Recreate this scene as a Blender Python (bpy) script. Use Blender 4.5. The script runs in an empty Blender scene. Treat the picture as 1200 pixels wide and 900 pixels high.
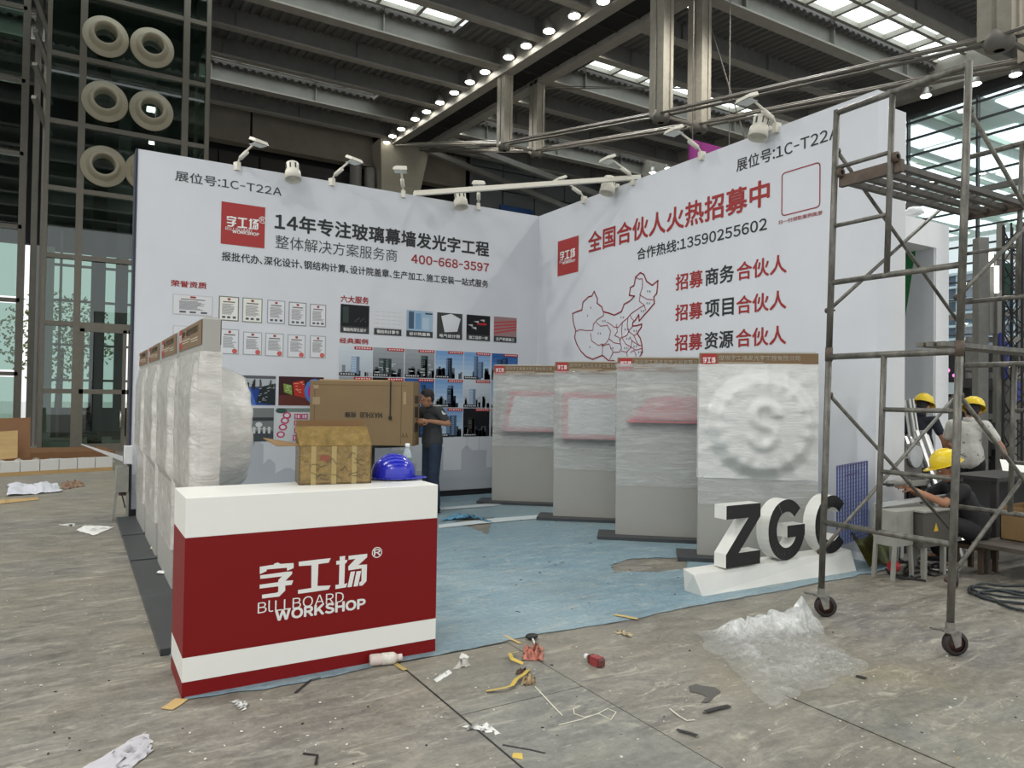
import bpy, bmesh, math, random
from mathutils import Vector, Matrix, noise
R = random.Random(7)
sc = bpy.context.scene
COL = sc.collection

def roof_z(y): return 12.0 + 0.05*y                                # underside of the roof ribs
# ------------------------------------------------------------------ camera, world, exposure
FPX, PITCH, ROLL, YAW = 851.103, 0.017455, 0.014858, 1.028285      # calibrated from the photograph (1200x900)
_F = Vector((math.cos(PITCH)*math.cos(YAW), math.cos(PITCH)*math.sin(YAW), math.sin(PITCH)))
_r = Vector((math.sin(YAW), -math.cos(YAW), 0)); _u = _r.cross(_F)
_R = math.cos(ROLL)*_r + math.sin(ROLL)*_u; _U = -math.sin(ROLL)*_r + math.cos(ROLL)*_u
CAM = Vector((0, 0, 1.6))
cd = bpy.data.cameras.new('camera'); cam = bpy.data.objects.new('camera', cd); COL.objects.link(cam)
cd.sensor_width = 36; cd.lens = FPX/1200*36; cd.clip_end = 400; cd.clip_start = 0.05
cam.matrix_world = Matrix(((_R.x, _U.x, -_F.x, CAM.x), (_R.y, _U.y, -_F.y, CAM.y), (_R.z, _U.z, -_F.z, CAM.z), (0, 0, 0, 1)))
sc.camera = cam
w = bpy.data.worlds.new('overcast_sky'); sc.world = w; w.use_nodes = True
bg = w.node_tree.nodes['Background']; bg.inputs[0].default_value = (0.95, 0.975, 1.0, 1); bg.inputs[1].default_value = 0.95
vs = sc.view_settings; vs.view_transform = 'Standard'; vs.look = 'None'; vs.gamma = 1; vs.use_curve_mapping = False; vs.exposure = 0.42
SKY_PANE, LAMP_W = 2.2, 14.0

# high bay spots along the twin beam, plus two unseen rows added for light
def bay_light(x, y, z, power):
    l = bpy.data.lights.new('bay_light', 'SPOT'); l.energy = power; l.spot_size = math.radians(150); l.spot_blend = .6; l.shadow_soft_size = .22; l.color = (1.0, .965, .91)
    o = bpy.data.objects.new('bay_light', l); COL.objects.link(o); o.location = (x, y, z)
for bx_ in (12.3, 14.65, -6.0, -3.6):
    for k in range(6): bay_light(bx_, -8+k*6.5, roof_z(-8+k*6.5)-.45, 520)

# ------------------------------------------------------------------ measuring helpers
def P(px, py, axis, val):
    d = _F*FPX + _R*(px-600) + _U*(450-py)
    return CAM + d*((val-CAM[axis])/d[axis])
def FL(px, py): return P(px, py, 2, 0.0)

def s2l(c): return c/12.92 if c <= 0.04045 else ((c+0.055)/1.055)**2.4
def rgb(r, g, b): return (s2l(r/255), s2l(g/255), s2l(b/255), 1)

# ------------------------------------------------------------------ materials
MATS = {}
def mat(name, col=(128,128,128), rough=0.6, metal=0.0, spec=0.5, noise_amt=0.0, noise_scale=8.0, bump=0.0, bump_scale=40.0, alpha=1.0, emit=None, estr=1.0, trans=0.0, coat=0.0, stretch=None):
    if name in MATS: return MATS[name]
    m = bpy.data.materials.new(name); m.use_nodes = True; nt = m.node_tree; b = nt.nodes['Principled BSDF']
    c = rgb(*col)
    b.inputs['Base Color'].default_value = c; b.inputs['Roughness'].default_value = rough; b.inputs['Metallic'].default_value = metal
    b.inputs['Specular IOR Level'].default_value = spec; b.inputs['Alpha'].default_value = alpha
    b.inputs['Transmission Weight'].default_value = trans; b.inputs['Coat Weight'].default_value = coat
    if emit: b.inputs['Emission Color'].default_value = rgb(*emit); b.inputs['Emission Strength'].default_value = estr
    tc = None
    if noise_amt or bump:
        tc = nt.nodes.new('ShaderNodeTexCoord'); mp = nt.nodes.new('ShaderNodeMapping'); nt.links.new(tc.outputs['Object'], mp.inputs[0])
        if stretch: mp.inputs['Scale'].default_value = stretch
    if noise_amt:
        n = nt.nodes.new('ShaderNodeTexNoise'); n.inputs['Scale'].default_value = noise_scale; n.inputs['Detail'].default_value = 6; n.inputs['Roughness'].default_value = .65
        nt.links.new(mp.outputs[0], n.inputs['Vector'])
        r = nt.nodes.new('ShaderNodeValToRGB'); r.color_ramp.elements[0].position = .3; r.color_ramp.elements[1].position = .7
        k = noise_amt
        r.color_ramp.elements[0].color = (c[0]*(1-k), c[1]*(1-k), c[2]*(1-k), 1); r.color_ramp.elements[1].color = (min(1,c[0]*(1+k)), min(1,c[1]*(1+k)), min(1,c[2]*(1+k)), 1)
        nt.links.new(n.outputs['Fac'], r.inputs[0]); nt.links.new(r.outputs[0], b.inputs['Base Color'])
    if bump:
        n2 = nt.nodes.new('ShaderNodeTexNoise'); n2.inputs['Scale'].default_value = bump_scale; n2.inputs['Detail'].default_value = 4
        nt.links.new(mp.outputs[0], n2.inputs['Vector'])
        bp = nt.nodes.new('ShaderNodeBump'); bp.inputs['Strength'].default_value = bump; bp.inputs['Distance'].default_value = .02
        nt.links.new(n2.outputs['Fac'], bp.inputs['Height']); nt.links.new(bp.outputs[0], b.inputs['Normal'])
    MATS[name] = m; return m

def N(nt, t, **kw):
    n = nt.nodes.new(t)
    for k, v in kw.items():
        if k in n.inputs.keys(): n.inputs[k].default_value = v
        else: setattr(n, k, v)
    return n
def ramp(nt, src, stops):
    r = nt.nodes.new('ShaderNodeValToRGB'); e = r.color_ramp.elements
    while len(e) < len(stops): e.new(.5)
    for i, (p_, c) in enumerate(stops): e[i].position = p_; e[i].color = c
    nt.links.new(src, r.inputs[0]); return r.outputs[0]
def mixc(nt, fac, a, b_, mode='MIX'):
    m = nt.nodes.new('ShaderNodeMix'); m.data_type = 'RGBA'; m.blend_type = mode
    for s, v in ((0, fac), (6, a), (7, b_)):
        if hasattr(v, 'links') or hasattr(v, 'is_linked'): nt.links.new(v, m.inputs[s])
        else: m.inputs[s].default_value = v
    return m.outputs[2]

def floor_material(name, base, light, dark, stain, scale=1.0, white=True, rough=(.45,.75)):
    m = bpy.data.materials.new(name); m.use_nodes = True; nt = m.node_tree; b = nt.nodes['Principled BSDF']
    tc = N(nt, 'ShaderNodeTexCoord'); L = nt.links.new
    mp = N(nt, 'ShaderNodeMapping'); mp.inputs['Rotation'].default_value = (0,0,.5); mp.inputs['Scale'].default_value = (scale, scale*2.6, scale); L(tc.outputs['Object'], mp.inputs[0])
    n1 = N(nt, 'ShaderNodeTexNoise', Scale=.55, Detail=9.0, Roughness=.66); L(tc.outputs['Object'], n1.inputs['Vector'])
    n2 = N(nt, 'ShaderNodeTexNoise', Scale=3.2, Detail=10.0, Roughness=.72, Distortion=.8); L(mp.outputs[0], n2.inputs['Vector'])
    n3 = N(nt, 'ShaderNodeTexNoise', Scale=26.0, Detail=5.0, Roughness=.7); L(tc.outputs['Object'], n3.inputs['Vector'])
    c = ramp(nt, n2.outputs['Fac'], [(.28, rgb(*dark)), (.5, rgb(*base)), (.72, rgb(*light))])
    st = ramp(nt, n1.outputs['Fac'], [(.42, (0,0,0,1)), (.68, (1,1,1,1))])
    c = mixc(nt, st, c, mixc(nt, .6, c, rgb(*stain)))
    gr = ramp(nt, n3.outputs['Fac'], [(.3, (.72,.72,.72,1)), (.7, (1.15,1.15,1.15,1))])
    c = mixc(nt, .8, c, gr, 'MULTIPLY')
    if white:   # dried plaster smears
        mp2 = N(nt, 'ShaderNodeMapping'); mp2.inputs['Rotation'].default_value = (0,0,-.35); mp2.inputs['Scale'].default_value = (1.2, 4.5, 1); L(tc.outputs['Object'], mp2.inputs[0])
        n4 = N(nt, 'ShaderNodeTexNoise', Scale=1.9, Detail=12.0, Roughness=.78, Distortion=1.4); L(mp2.outputs[0], n4.inputs['Vector'])
        f = ramp(nt, n4.outputs['Fac'], [(.55, (0,0,0,1)), (.63, (.5,.5,.5,1)), (.76, (.95,.95,.95,1))])
        c = mixc(nt, f, c, rgb(188,183,166))
        mp3 = N(nt, 'ShaderNodeMapping'); mp3.inputs['Rotation'].default_value = (0,0,1.1); mp3.inputs['Scale'].default_value = (3.0, 14.0, 1); L(tc.outputs['Object'], mp3.inputs[0])
        n5 = N(nt, 'ShaderNodeTexNoise', Scale=1.6, Detail=8.0, Roughness=.7, Distortion=2.2); L(mp3.outputs[0], n5.inputs['Vector'])
        f3 = ramp(nt, n5.outputs['Fac'], [(.6, (0,0,0,1)), (.68, (.45,.45,.45,1))]); c = mixc(nt, f3, c, rgb(186,182,168))
        n6 = N(nt, 'ShaderNodeTexNoise', Scale=1.1, Detail=7.0, Roughness=.75, Distortion=.5); L(mp3.outputs[0], n6.inputs['Vector'])
        f4 = ramp(nt, n6.outputs['Fac'], [(.56, (0,0,0,1)), (.72, (.6,.6,.6,1))]); c = mixc(nt, f4, c, mixc(nt, .5, c, rgb(60,60,60)))
        v = N(nt, 'ShaderNodeTexVoronoi', Scale=9.0); L(tc.outputs['Object'], v.inputs['Vector'])
        f2 = ramp(nt, v.outputs['Distance'], [(.035, (1,1,1,1)), (.06, (0,0,0,1))])
        c = mixc(nt, f2, c, rgb(205,200,188))
    L(c, b.inputs['Base Color'])
    rr = ramp(nt, n2.outputs['Fac'], [(.3, (rough[0],)*3+(1,)), (.7, (rough[1],)*3+(1,))]); L(rr, b.inputs['Roughness'])
    bp = N(nt, 'ShaderNodeBump', Strength=.25, Distance=.01); L(n3.outputs['Fac'], bp.inputs['Height']); L(bp.outputs[0], b.inputs['Normal'])
    MATS[name] = m; return m

def film_material(name, tint=(225,228,226), lo=.25, hi=.8, scale=(3,3,9), rough=.22, bump=.7, zramp=None):
    m = bpy.data.materials.new(name); m.use_nodes = True; nt = m.node_tree; b = nt.nodes['Principled BSDF']; L = nt.links.new
    b.inputs['Base Color'].default_value = rgb(*tint); b.inputs['Roughness'].default_value = rough; b.inputs['Specular IOR Level'].default_value = .7
    tc = N(nt, 'ShaderNodeTexCoord'); mp = N(nt, 'ShaderNodeMapping'); mp.inputs['Scale'].default_value = scale; L(tc.outputs['Object'], mp.inputs[0])
    n = N(nt, 'ShaderNodeTexNoise', Scale=2.6, Detail=8.0, Roughness=.65, Distortion=1.0); L(mp.outputs[0], n.inputs['Vector'])
    a = ramp(nt, n.outputs['Fac'], [(.3, (lo,)*3+(1,)), (.72, (hi,)*3+(1,))]); 
    if zramp:                                   # opacity rises with height: piled layers, plus bright ridge glints put into it
        sx_ = N(nt, 'ShaderNodeSeparateXYZ'); L(tc.outputs['Object'], sx_.inputs[0]); zr_ = ramp(nt, sx_.outputs[2], [(zramp[0], (.12,.12,.12,1)), (zramp[1], (1,1,1,1))]); a = mixc(nt, 1.0, a, zr_, 'MULTIPLY')
    L(a, b.inputs['Alpha'])
    n2 = N(nt, 'ShaderNodeTexNoise', Scale=5.0, Detail=6.0, Roughness=.6, Distortion=1.6); L(mp.outputs[0], n2.inputs['Vector'])
    bp = N(nt, 'ShaderNodeBump', Strength=bump, Distance=.03); L(n2.outputs['Fac'], bp.inputs['Height']); L(bp.outputs[0], b.inputs['Normal'])
    MATS[name] = m; return m

def glass_material(name, tint=(60,80,72), clear=.6, rough=.02, gloss=(1,1,1,1)):
    m = bpy.data.materials.new(name); m.use_nodes = True; nt = m.node_tree; L = nt.links.new
    for n in list(nt.nodes): nt.nodes.remove(n)
    o = N(nt, 'ShaderNodeOutputMaterial'); t = N(nt, 'ShaderNodeBsdfTransparent'); g = N(nt, 'ShaderNodeBsdfGlossy', Roughness=rough)
    c = rgb(*tint); t.inputs[0].default_value = c; g.inputs[0].default_value = gloss
    f = N(nt, 'ShaderNodeFresnel', IOR=1.7); mx = N(nt, 'ShaderNodeMixShader')
    L(f.outputs[0], mx.inputs[0]); L(t.outputs[0], mx.inputs[1]); L(g.outputs[0], mx.inputs[2]); L(mx.outputs[0], o.inputs[0])
    MATS[name] = m; return m

def print_material():
    m = bpy.data.materials.new('printed_vinyl'); m.use_nodes = True; nt = m.node_tree; b = nt.nodes['Principled BSDF']
    a = N(nt, 'ShaderNodeVertexColor', layer_name='Col'); nt.links.new(a.outputs[0], b.inputs['Base Color']); b.inputs['Roughness'].default_value = .6; b.inputs['Specular IOR Level'].default_value = .25
    MATS['print'] = m; return m
PRINT = print_material()

# ------------------------------------------------------------------ mesh helpers
class MB:
    def __init__(s): s.v = []; s.f = []; s.m = []; s.c = []
    def face(s, idx, mi=0, c=None): s.f.append(idx); s.m.append(mi); s.c.append(c)
    def quad(s, a, b, c, d, mi=0, col=None):
        n = len(s.v); s.v += [Vector(a), Vector(b), Vector(c), Vector(d)]; s.face((n, n+1, n+2, n+3), mi, col)
    def poly(s, pts, mi=0, col=None):
        n = len(s.v); s.v += [Vector(p_) for p_ in pts]; s.face(tuple(range(n, n+len(pts))), mi, col)
    def hexa(s, p8, mi=0):          # 4 bottom pts (ccw), 4 top pts
        n = len(s.v); s.v += [Vector(p_) for p_ in p8]
        for q in ((3,2,1,0), (4,5,6,7), (0,1,5,4), (1,2,6,5), (2,3,7,6), (3,0,4,7)): s.face(tuple(n+i for i in q), mi)
    def box(s, x0, y0, z0, x1, y1, z1, mi=0):
        s.hexa([(x0,y0,z0), (x1,y0,z0), (x1,y1,z0), (x0,y1,z0), (x0,y0,z1), (x1,y0,z1), (x1,y1,z1), (x0,y1,z1)], mi); return s
    def bar(s, a, b, wd, ht, mi=0, up=Vector((0,0,1))):   # rectangular bar centred on a-b
        a = Vector(a); b = Vector(b); d = (b-a).normalized()
        if abs(d.dot(up)) > .98: up = Vector((1,0,0))
        sx = d.cross(up).normalized()*wd/2; sz = sx.cross(d).normalized()*ht/2
        s.hexa([a-sx-sz, a+sx-sz, b+sx-sz, b-sx-sz, a-sx+sz, a+sx+sz, b+sx+sz, b-sx+sz], mi); return s
    def tube(s, pts, r, n=10, mi=0, cap=True):
        pts = [Vector(p_) for p_ in pts]; rs = r if isinstance(r, (list, tuple)) else [r]*len(pts)
        base = len(s.v); prev = None
        for i, p_ in enumerate(pts):
            d = (pts[min(i+1, len(pts)-1)]-pts[max(i-1, 0)])
            d = d.normalized() if d.length > 1e-9 else Vector((0,0,1))
            if prev is None: sx = d.orthogonal().normalized()
            else:
                sx = prev - d*prev.dot(d); sx = sx.normalized() if sx.length > 1e-6 else d.orthogonal().normalized()
            prev = sx; sy = d.cross(sx)
            for k in range(n):
                t = 2*math.pi*k/n; s.v.append(p_ + (sx*math.cos(t)+sy*math.sin(t))*rs[i])
        for i in range(len(pts)-1):
            for k in range(n):
                a = base+i*n+k; b = base+i*n+(k+1) % n; s.face((a, b, b+n, a+n), mi)
        if cap: s.face(tuple(base+k for k in range(n))[::-1], mi); s.face(tuple(base+(len(pts)-1)*n+k for k in range(n)), mi)
        return s
    def lathe(s, prof, n=24, M=None, mi=0, sx=1, sy=1):   # profile (r,z)
        base = len(s.v); M = M or Matrix()
        for r, z in prof:
            for k in range(n):
                t = 2*math.pi*k/n; s.v.append(M @ Vector((r*math.cos(t)*sx, r*math.sin(t)*sy, z)))
        for i in range(len(prof)-1):
            for k in range(n):
                a = base+i*n+k; b = base+i*n+(k+1) % n; s.face((a, b, b+n, a+n), mi)
        return s
    def grid(s, nu, nv, fn, mi=0, skip=None):
        base = len(s.v)
        for j in range(nv+1):
            for i in range(nu+1): s.v.append(Vector(fn(i/nu, j/nv)))
        for j in range(nv):
            for i in range(nu):
                if skip and skip((i+.5)/nu, (j+.5)/nv): continue
                a = base+j*(nu+1)+i; s.face((a, a+1, a+nu+2, a+nu+1), mi)
        return s
    def build(s, name, mats, parent=None, smooth=False, loc=None, bevel=0):
        me = bpy.data.meshes.new(name); me.from_pydata([tuple(v) for v in s.v], [], s.f); 
        if not isinstance(mats, (list, tuple)): mats = [mats]
        for m in mats: me.materials.append(m)
        me.polygons.foreach_set('material_index', s.m)
        if any(c is not None for c in s.c):
            at = me.color_attributes.new('Col', 'FLOAT_COLOR', 'CORNER'); vals = []
            for pgn, c in zip(me.polygons, s.c): vals += list(c or (1,1,1,1))*pgn.loop_total
            at.data.foreach_set('color', vals)
        if smooth: me.polygons.foreach_set('use_smooth', [True]*len(me.polygons))
        me.update()
        o = bpy.data.objects.new(name, me); COL.objects.link(o)
        if parent is not None: o.parent = parent
        if loc: o.location = loc
        if bevel:
            b = o.modifiers.new('bevel', 'BEVEL'); b.width = bevel; b.segments = 2; b.limit_method = 'ANGLE'
        return o

def tag(o, label=None, cat=None, group=None, kind=None):
    if label: o['label'] = label
    if cat: o['category'] = cat
    if group: o['group'] = group
    if kind: o['kind'] = kind
    return o
def thing(name, label, cat, loc=(0,0,0), rot=0, group=None):
    o = bpy.data.objects.new(name, None); COL.objects.link(o); o.location = loc; o.rotation_euler = (0,0,rot); o.empty_display_size = .1
    return tag(o, label, cat, group)
def copy_tree(o, parent=None):
    c = o.copy(); COL.objects.link(c)
    if parent is not None: c.parent = parent
    for ch in list(o.children): copy_tree(ch, c)
    return c

# text: glyph meshes from the built-in fonts, laid out here and squeezed to the measured box
GLY = {}
def glyph(ch):
    if ch in GLY: return GLY[ch]
    o = ord(ch); c = chr(o+0xFEE0) if 33 <= o <= 126 else ch
    cu = bpy.data.curves.new('t', 'FONT'); cu.body = c; cu.size = 1; cu.resolution_u = 3; cu.fill_mode = 'FRONT'
    ob = bpy.data.objects.new('t', cu); COL.objects.link(ob)
    dg = bpy.context.evaluated_depsgraph_get(); me = bpy.data.meshes.new_from_object(ob.evaluated_get(dg))
    vs_ = [v.co.copy() for v in me.vertices]; fs = [tuple(f.vertices) for f in me.polygons]
    bpy.data.objects.remove(ob); bpy.data.curves.remove(cu); bpy.data.meshes.remove(me)
    x0 = min((v.x for v in vs_), default=0); x1 = max((v.x for v in vs_), default=.3)
    if 33 <= o <= 126 or ch == '®': off, adv = .06-x0, x1-x0+.11
    elif ch == '、': off, adv = .02-x0, x1-x0+.16
    else: off, adv = 0, 1.0
    if ch == '-':
        for v in vs_: v.x = x0+(v.x-x0)*.5
        adv = (x1-x0)*.5+.11
    GLY[ch] = (vs_, fs, off, adv); return GLY[ch]
def text_bm(body, bold=0.0):
    vs_, fs, x = [], [], 0.0
    steps = [(0,0)] if bold <= 0 else [(math.cos(k*math.pi/4)*bold*.8, math.sin(k*math.pi/4)*bold*.8) for k in range(8)]+[(0,0)]
    for ch in body:
        if ch == ' ': x += .35; continue
        gv, gf, off, adv = glyph(ch)
        for i, (dx, dy) in enumerate(steps):
            n = len(vs_); vs_ += [Vector((v.x+off+x+dx, v.y+dy, i)) for v in gv]; fs += [tuple(n+k for k in f) for f in gf]
        x += adv + max(0, bold)*.5
    return vs_, fs
def put_text(body, m, parent, fn, box, bold=0.0, name='lettering', shear=0.0, label=None):
    """box=(u0,v0,u1,v1) in the surface's own metres, fn(u,v,out) -> world/local point"""
    vs_, fs = text_bm(body, bold)
    if not vs_: return None
    x0 = min(v.x for v in vs_); x1 = max(v.x for v in vs_); y0 = min(v.y for v in vs_); y1 = max(v.y for v in vs_)
    u0, v0, u1, v1 = box; mb = MB()
    for v in vs_:
        a = (v.x-x0)/(x1-x0); b = (v.y-y0)/(y1-y0)
        mb.v.append(Vector(fn(u0+(u1-u0)*a+shear*(b-.5)*(v1-v0), v0+(v1-v0)*b, v.z*.00012)))
    for f in fs: mb.face(f)
    o = mb.build(name, m, parent)
    if label: o['label'] = label
    return o
def wb(mb, name, mats, parent=None, **kw):          # part given in world coordinates
    o = mb.build(name, mats, parent, **kw)
    if parent is not None and parent.type == 'EMPTY':
        o.matrix_parent_inverse = (Matrix.Translation(parent.location) @ parent.rotation_euler.to_matrix().to_4x4()).inverted()
    return o
def adopt(o, parent):                               # same for an object that already exists
    o.parent = parent
    if parent.type == 'EMPTY': o.matrix_parent_inverse = (Matrix.Translation(parent.location) @ parent.rotation_euler.to_matrix().to_4x4()).inverted()
    return o

STEEL = mat('roof_steel', (116,116,114), .55, noise_amt=.12, noise_scale=2)
STEEL_L = mat('flange_steel', (150,146,138), .5, noise_amt=.1, noise_scale=3)
GIRD = mat('girder_steel', (124,123,118), .5, noise_amt=.12, noise_scale=1.5)
DECK = mat('deck_steel', (104,104,104), .6)
BLACKM = mat('black_mesh', (16,16,17), .8)
PANE = mat('skylight_glass', (210,225,222), .3, emit=(234,244,242), estr=SKY_PANE, noise_amt=.2)
LAMPM = mat('lamp_glow', (255,255,250), .3, emit=(255,252,240), estr=LAMP_W)
CREAM = mat('cream_post', (146,141,128), .7, noise_amt=.12, noise_scale=6)
CABLE = mat('cable_steel', (98,94,87), .6)
CONC = mat('concrete', (126,119,108), .8, noise_amt=.12, noise_scale=1.2)
DARK = mat('dark_void', (26,26,27), .8)

# ------------------------------------------------------------------ floor
FLOORM = floor_material('floor_screed', (124,121,114), (158,154,143), (86,84,80), (140,131,108), rough=(.36,.62))
fl = MB(); fl.quad((-26,-12,0), (46,-12,0), (46,46,0), (-26,46,0))
floor = tag(fl.build('floor', FLOORM), kind='structure')
PLATEM = floor_material('floor_plate', (124,124,118), (154,151,140), (92,93,89), (146,134,104), rough=(.36,.62))
def plate(pts, name='floor_plate'):
    mb = MB(); n = len(pts)
    mb.poly([(p_[0], p_[1], .004) for p_ in pts])
    for i in range(n):
        a = pts[i]; b = pts[(i+1) % n]; mb.quad((a[0],a[1],0), (b[0],b[1],0), (b[0],b[1],.004), (a[0],a[1],.004))
    return mb.build(name, PLATEM, floor)
seamM = mat('seam_dirt', (45,43,40), .9)
sm = MB(); sm.box(1.685,-1,.0005, 2.450,4.08,.001); sm.box(3.339,1.2,.0005,4.326,2.626,.001); sm.build('floor_seam', seamM, floor)
for y0, y1 in ((3.258,4.06), (2.02,3.250), (.79,2.012), (-.44,.782)):
    plate([(1.695,y0), (2.44,y0), (2.44,y1), (1.695,y1)])
plate([(3.345,1.24), (4.32,1.24), (4.32,2.62), (3.345,2.62)])
# far side trench covers
for k in range(6): plate([(-3.4,9+k*1.5), (-2.6,9+k*1.5), (-2.6,10.48+k*1.5), (-3.4,10.48+k*1.5)])

# ------------------------------------------------------------------ roof
ceil = MB()
GY = [-8.4, -0.8, 6.8, 14.4, 22.0, 29.6]
XL_, XR_ = -14.0, 27.0
def deck(y0, y1, x0=XL_, x1=XR_, dz=.62):
    n = int((x1-x0)/.30); prof = []
    for i in range(n):
        x = x0+i*.30; prof += [(x, 0), (x+.10, 0), (x+.14, .07), (x+.26, .07), (x+.30, 0)]
    for (a, za), (b, zb_) in zip(prof[:-1], prof[1:]):
        if b-a < 1e-6: continue
        ceil.quad((a,y0,roof_z(y0)+dz+za), (b,y0,roof_z(y0)+dz+zb_), (b,y1,roof_z(y1)+dz+zb_), (a,y1,roof_z(y1)+dz+za))
for g in GY:
    deck(g+.2, g+4.95)
    deck(g+4.95, g+5.35)
    deck(g+7.3, g+7.62)
# deck above beams and outside skylights so that the strips end like the real ones
for g in GY:
    for x0, x1 in ((10.6, 15.9), (-14, -9.8)): deck(g+5.35, g+7.3, x0, x1)
ceiling = tag(ceil.build('ceiling', DECK), kind='structure')
def ibeam(y, h, bw, name, m, fm, x0=XL_, x1=XR_):
    z = roof_z(y); mb = MB()
    mb.box(x0, y-.04, z+.06, x1, y+.04, z+h+.1); mb.box(x0, y-bw/2, z, x1, y+bw/2, z+.06, 1)
    x = x0+2.2
    while x < x1: mb.box(x-.02, y-bw/2+.02, z+.06, x+.02, y+bw/2-.02, z+h, 0); x += 4.0
    return mb.build(name, [m, fm], ceiling)
for g in GY:
    ibeam(g, .98, .42, 'girder', GIRD, STEEL_L); ibeam(g+2.45, .58, .30, 'roof_rib', STEEL, STEEL_L); ibeam(g+4.9, .78, .30, 'roof_rib', STEEL, STEEL_L)
ibeam(32.1, .6, .3, 'roof_rib', STEEL, STEEL_L)
# skylight strips: two rows of panes with glazing bars
for g in GY[1:]:
    ya, yb = g-2.25, g-.3; ym = (ya+yb)/2
    for x0, x1 in ((-9.8, 10.6), (15.9, 26.6)):
        n = int(round((x1-x0)/1.35)); st = (x1-x0)/n
        for i in range(n):
            for (p0, p1) in ((ya, ym), (ym, yb)):
                mb = MB(); a = x0+i*st+.06; b = x0+(i+1)*st-.06; z0 = roof_z(p0)+.98; z1 = roof_z(p1)+.98
                mb.quad((a,p0+.06,z0), (a,p1-.06,z1), (b,p1-.06,z1), (b,p0+.06,z0)); mb.build('skylight_pane', PANE, ceiling)
        fr = MB()
        for yy in (ya, ym, yb): fr.bar((x0,yy,roof_z(yy)+.90), (x1,yy,roof_z(yy)+.90), .12, .16)
        for i in range(n+1): fr.bar((x0+i*st,ya,roof_z(ya)+.90), (x0+i*st,yb,roof_z(yb)+.90), .12, .2)
        fr.build('skylight_frame', STEEL_L, ceiling)
# twin beam with dark service trough
def beam_y(x0, x1, y0, y1, dz0, dz1, name, m, par=ceiling):
    mb = MB(); za, zb_ = roof_z(y0), roof_z(y1)
    mb.hexa([(x0,y0,za+dz0), (x1,y0,za+dz0), (x1,y1,zb_+dz0), (x0,y1,zb_+dz0), (x0,y0,za+dz1), (x1,y0,za+dz1), (x1,y1,zb_+dz1), (x0,y1,zb_+dz1)])
    return mb.build(name, m, par)
for xa in (12.55, 13.98): beam_y(xa, xa+.42, -10, 32.6, -.22, 1.0, 'main_beam', STEEL_L)
beam_y(12.98, 13.97, -10, 32.6, -.05, .0, 'service_trough', BLACKM)
tr = MB()
for k in range(40):
    y = -9+k*1.05; tr.bar((13.0,y,roof_z(y)-.07), (13.96,y,roof_z(y)-.07), .04, .05)
tr.build('trough_bar', mat('trough_bar', (44,42,40), .7), ceiling)
beam_y(25.7, 26.3, -10, 32.6, -.08, .9, 'edge_beam', STEEL_L)
# king posts, cables below the twin beam
posts = []
for (y, zb_) in ((22.0, 10.45), (14.0, 8.9), (6.0, 7.55)):
    for x in (12.8, 14.15):
        mb = MB(); ztop = roof_z(y)-.08; r = .26
        for sx, sy in ((1,1), (1,-1), (-1,1), (-1,-1)): mb.box(x+sx*.08-.09*(sx<0)-0, y-.26*1+(.3 if sy>0 else 0), zb_, x+sx*.08+.09*(sx>0)+.0, y-.26+(.3 if sy>0 else 0)+.22, ztop)
        mb.box(x-.14, y-.22, zb_, x+.14, y+.22, ztop)
        mb.build('king_post', CREAM, ceiling)
        nb = MB(); nb.lathe([(.08,-.14), (.2,-.12), (.24,0), (.2,.1), (.16,.2)], 12, Matrix.Translation((x,y,zb_-.05))); nb.build('cable_node', CABLE, ceiling, smooth=True)
for x in (12.8, 14.15):
    for dx in (-.13, .13):
        for dz in (0, .13) if dx > 0 else (0,):
            mb = MB(); mb.tube([(x+dx,32.4,13.45+dz), (x+dx,22,10.5+dz), (x+dx,14,8.92+dz), (x+dx,6,7.55+dz), (x+dx,-2,7.2+dz)], .034, 6); mb.build('tie_cable', CABLE, ceiling)
for (a, b) in (((12.8,22,10.5),(14.15,22,10.5)), ((12.8,14,8.9),(14.15,14,8.9)), ((12.8,6,7.6),(14.15,6,7.6))):
    mb = MB(); mb.tube([a,b], .05, 6); mb.build('tie_strut', CABLE, ceiling)
for (a, b) in (((14.2,22,12.9),(20,14,11.2)), ((14.2,22,12.8),(19.6,14,11.2)), ((14.2,14,12.4),(15.6,13.6,8.5))):
    mb = MB(); mb.tube([a,b], .02, 5); mb.build('brace_cable', CABLE, ceiling)
for a, b in (((14.4,30,13.4),(24,27.5,10.9)), ((24,27.5,10.9),(26.2,28,10.9)), ((14.4,32,13.4),(26,32,11.2))):
    mb = MB(); mb.bar(a, b, .25, .25); mb.build('brace_bar', GIRD, ceiling)

# lamps along the beams (each a thing hanging from its beam)
def lamp_proto():
    t = thing('high_bay_lamp', 'x', 'lamp')
    hb = MB(); hb.lathe([(.02,.30), (.09,.30), (.12,.14), (.20,0), (.185,0), (.02,.1)], 14); hb.build('housing', mat('lamp_housing', (190,190,186), .4, metal=.4), t, smooth=True)
    gb = MB(); gb.lathe([(.001,-.06), (.09,-.045), (.16,-.01), (.17,.03)], 14); gb.build('diffuser', LAMPM, t, smooth=True)
    bb = MB(); bb.tube([(0,0,.3),(0,0,.52)], .02, 6); bb.build('bracket', STEEL, t)
    return t
lp = lamp_proto(); first = True
def lamp_at(loc, label, group):
    global first
    t = lp if first else copy_tree(lp); first = False
    t.location = loc; t['label'] = label; t['group'] = group; return t
ORD = ['nearest','second nearest','third nearest','fourth nearest','fifth nearest','sixth nearest','seventh nearest','eighth nearest','ninth nearest','tenth nearest','fourth from the far end','third from the far end','second from the far end','farthest']
rowL = [(819,55),(730,108),(650,160),(588,200),(505,252),(452,288),(397,325),(347,360),(300,392),(260,418),(211,453),(180,478),(158,500)]
rowL = [(400+x/3, y/3) for x, y in rowL] + [(707,1)]
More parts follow.
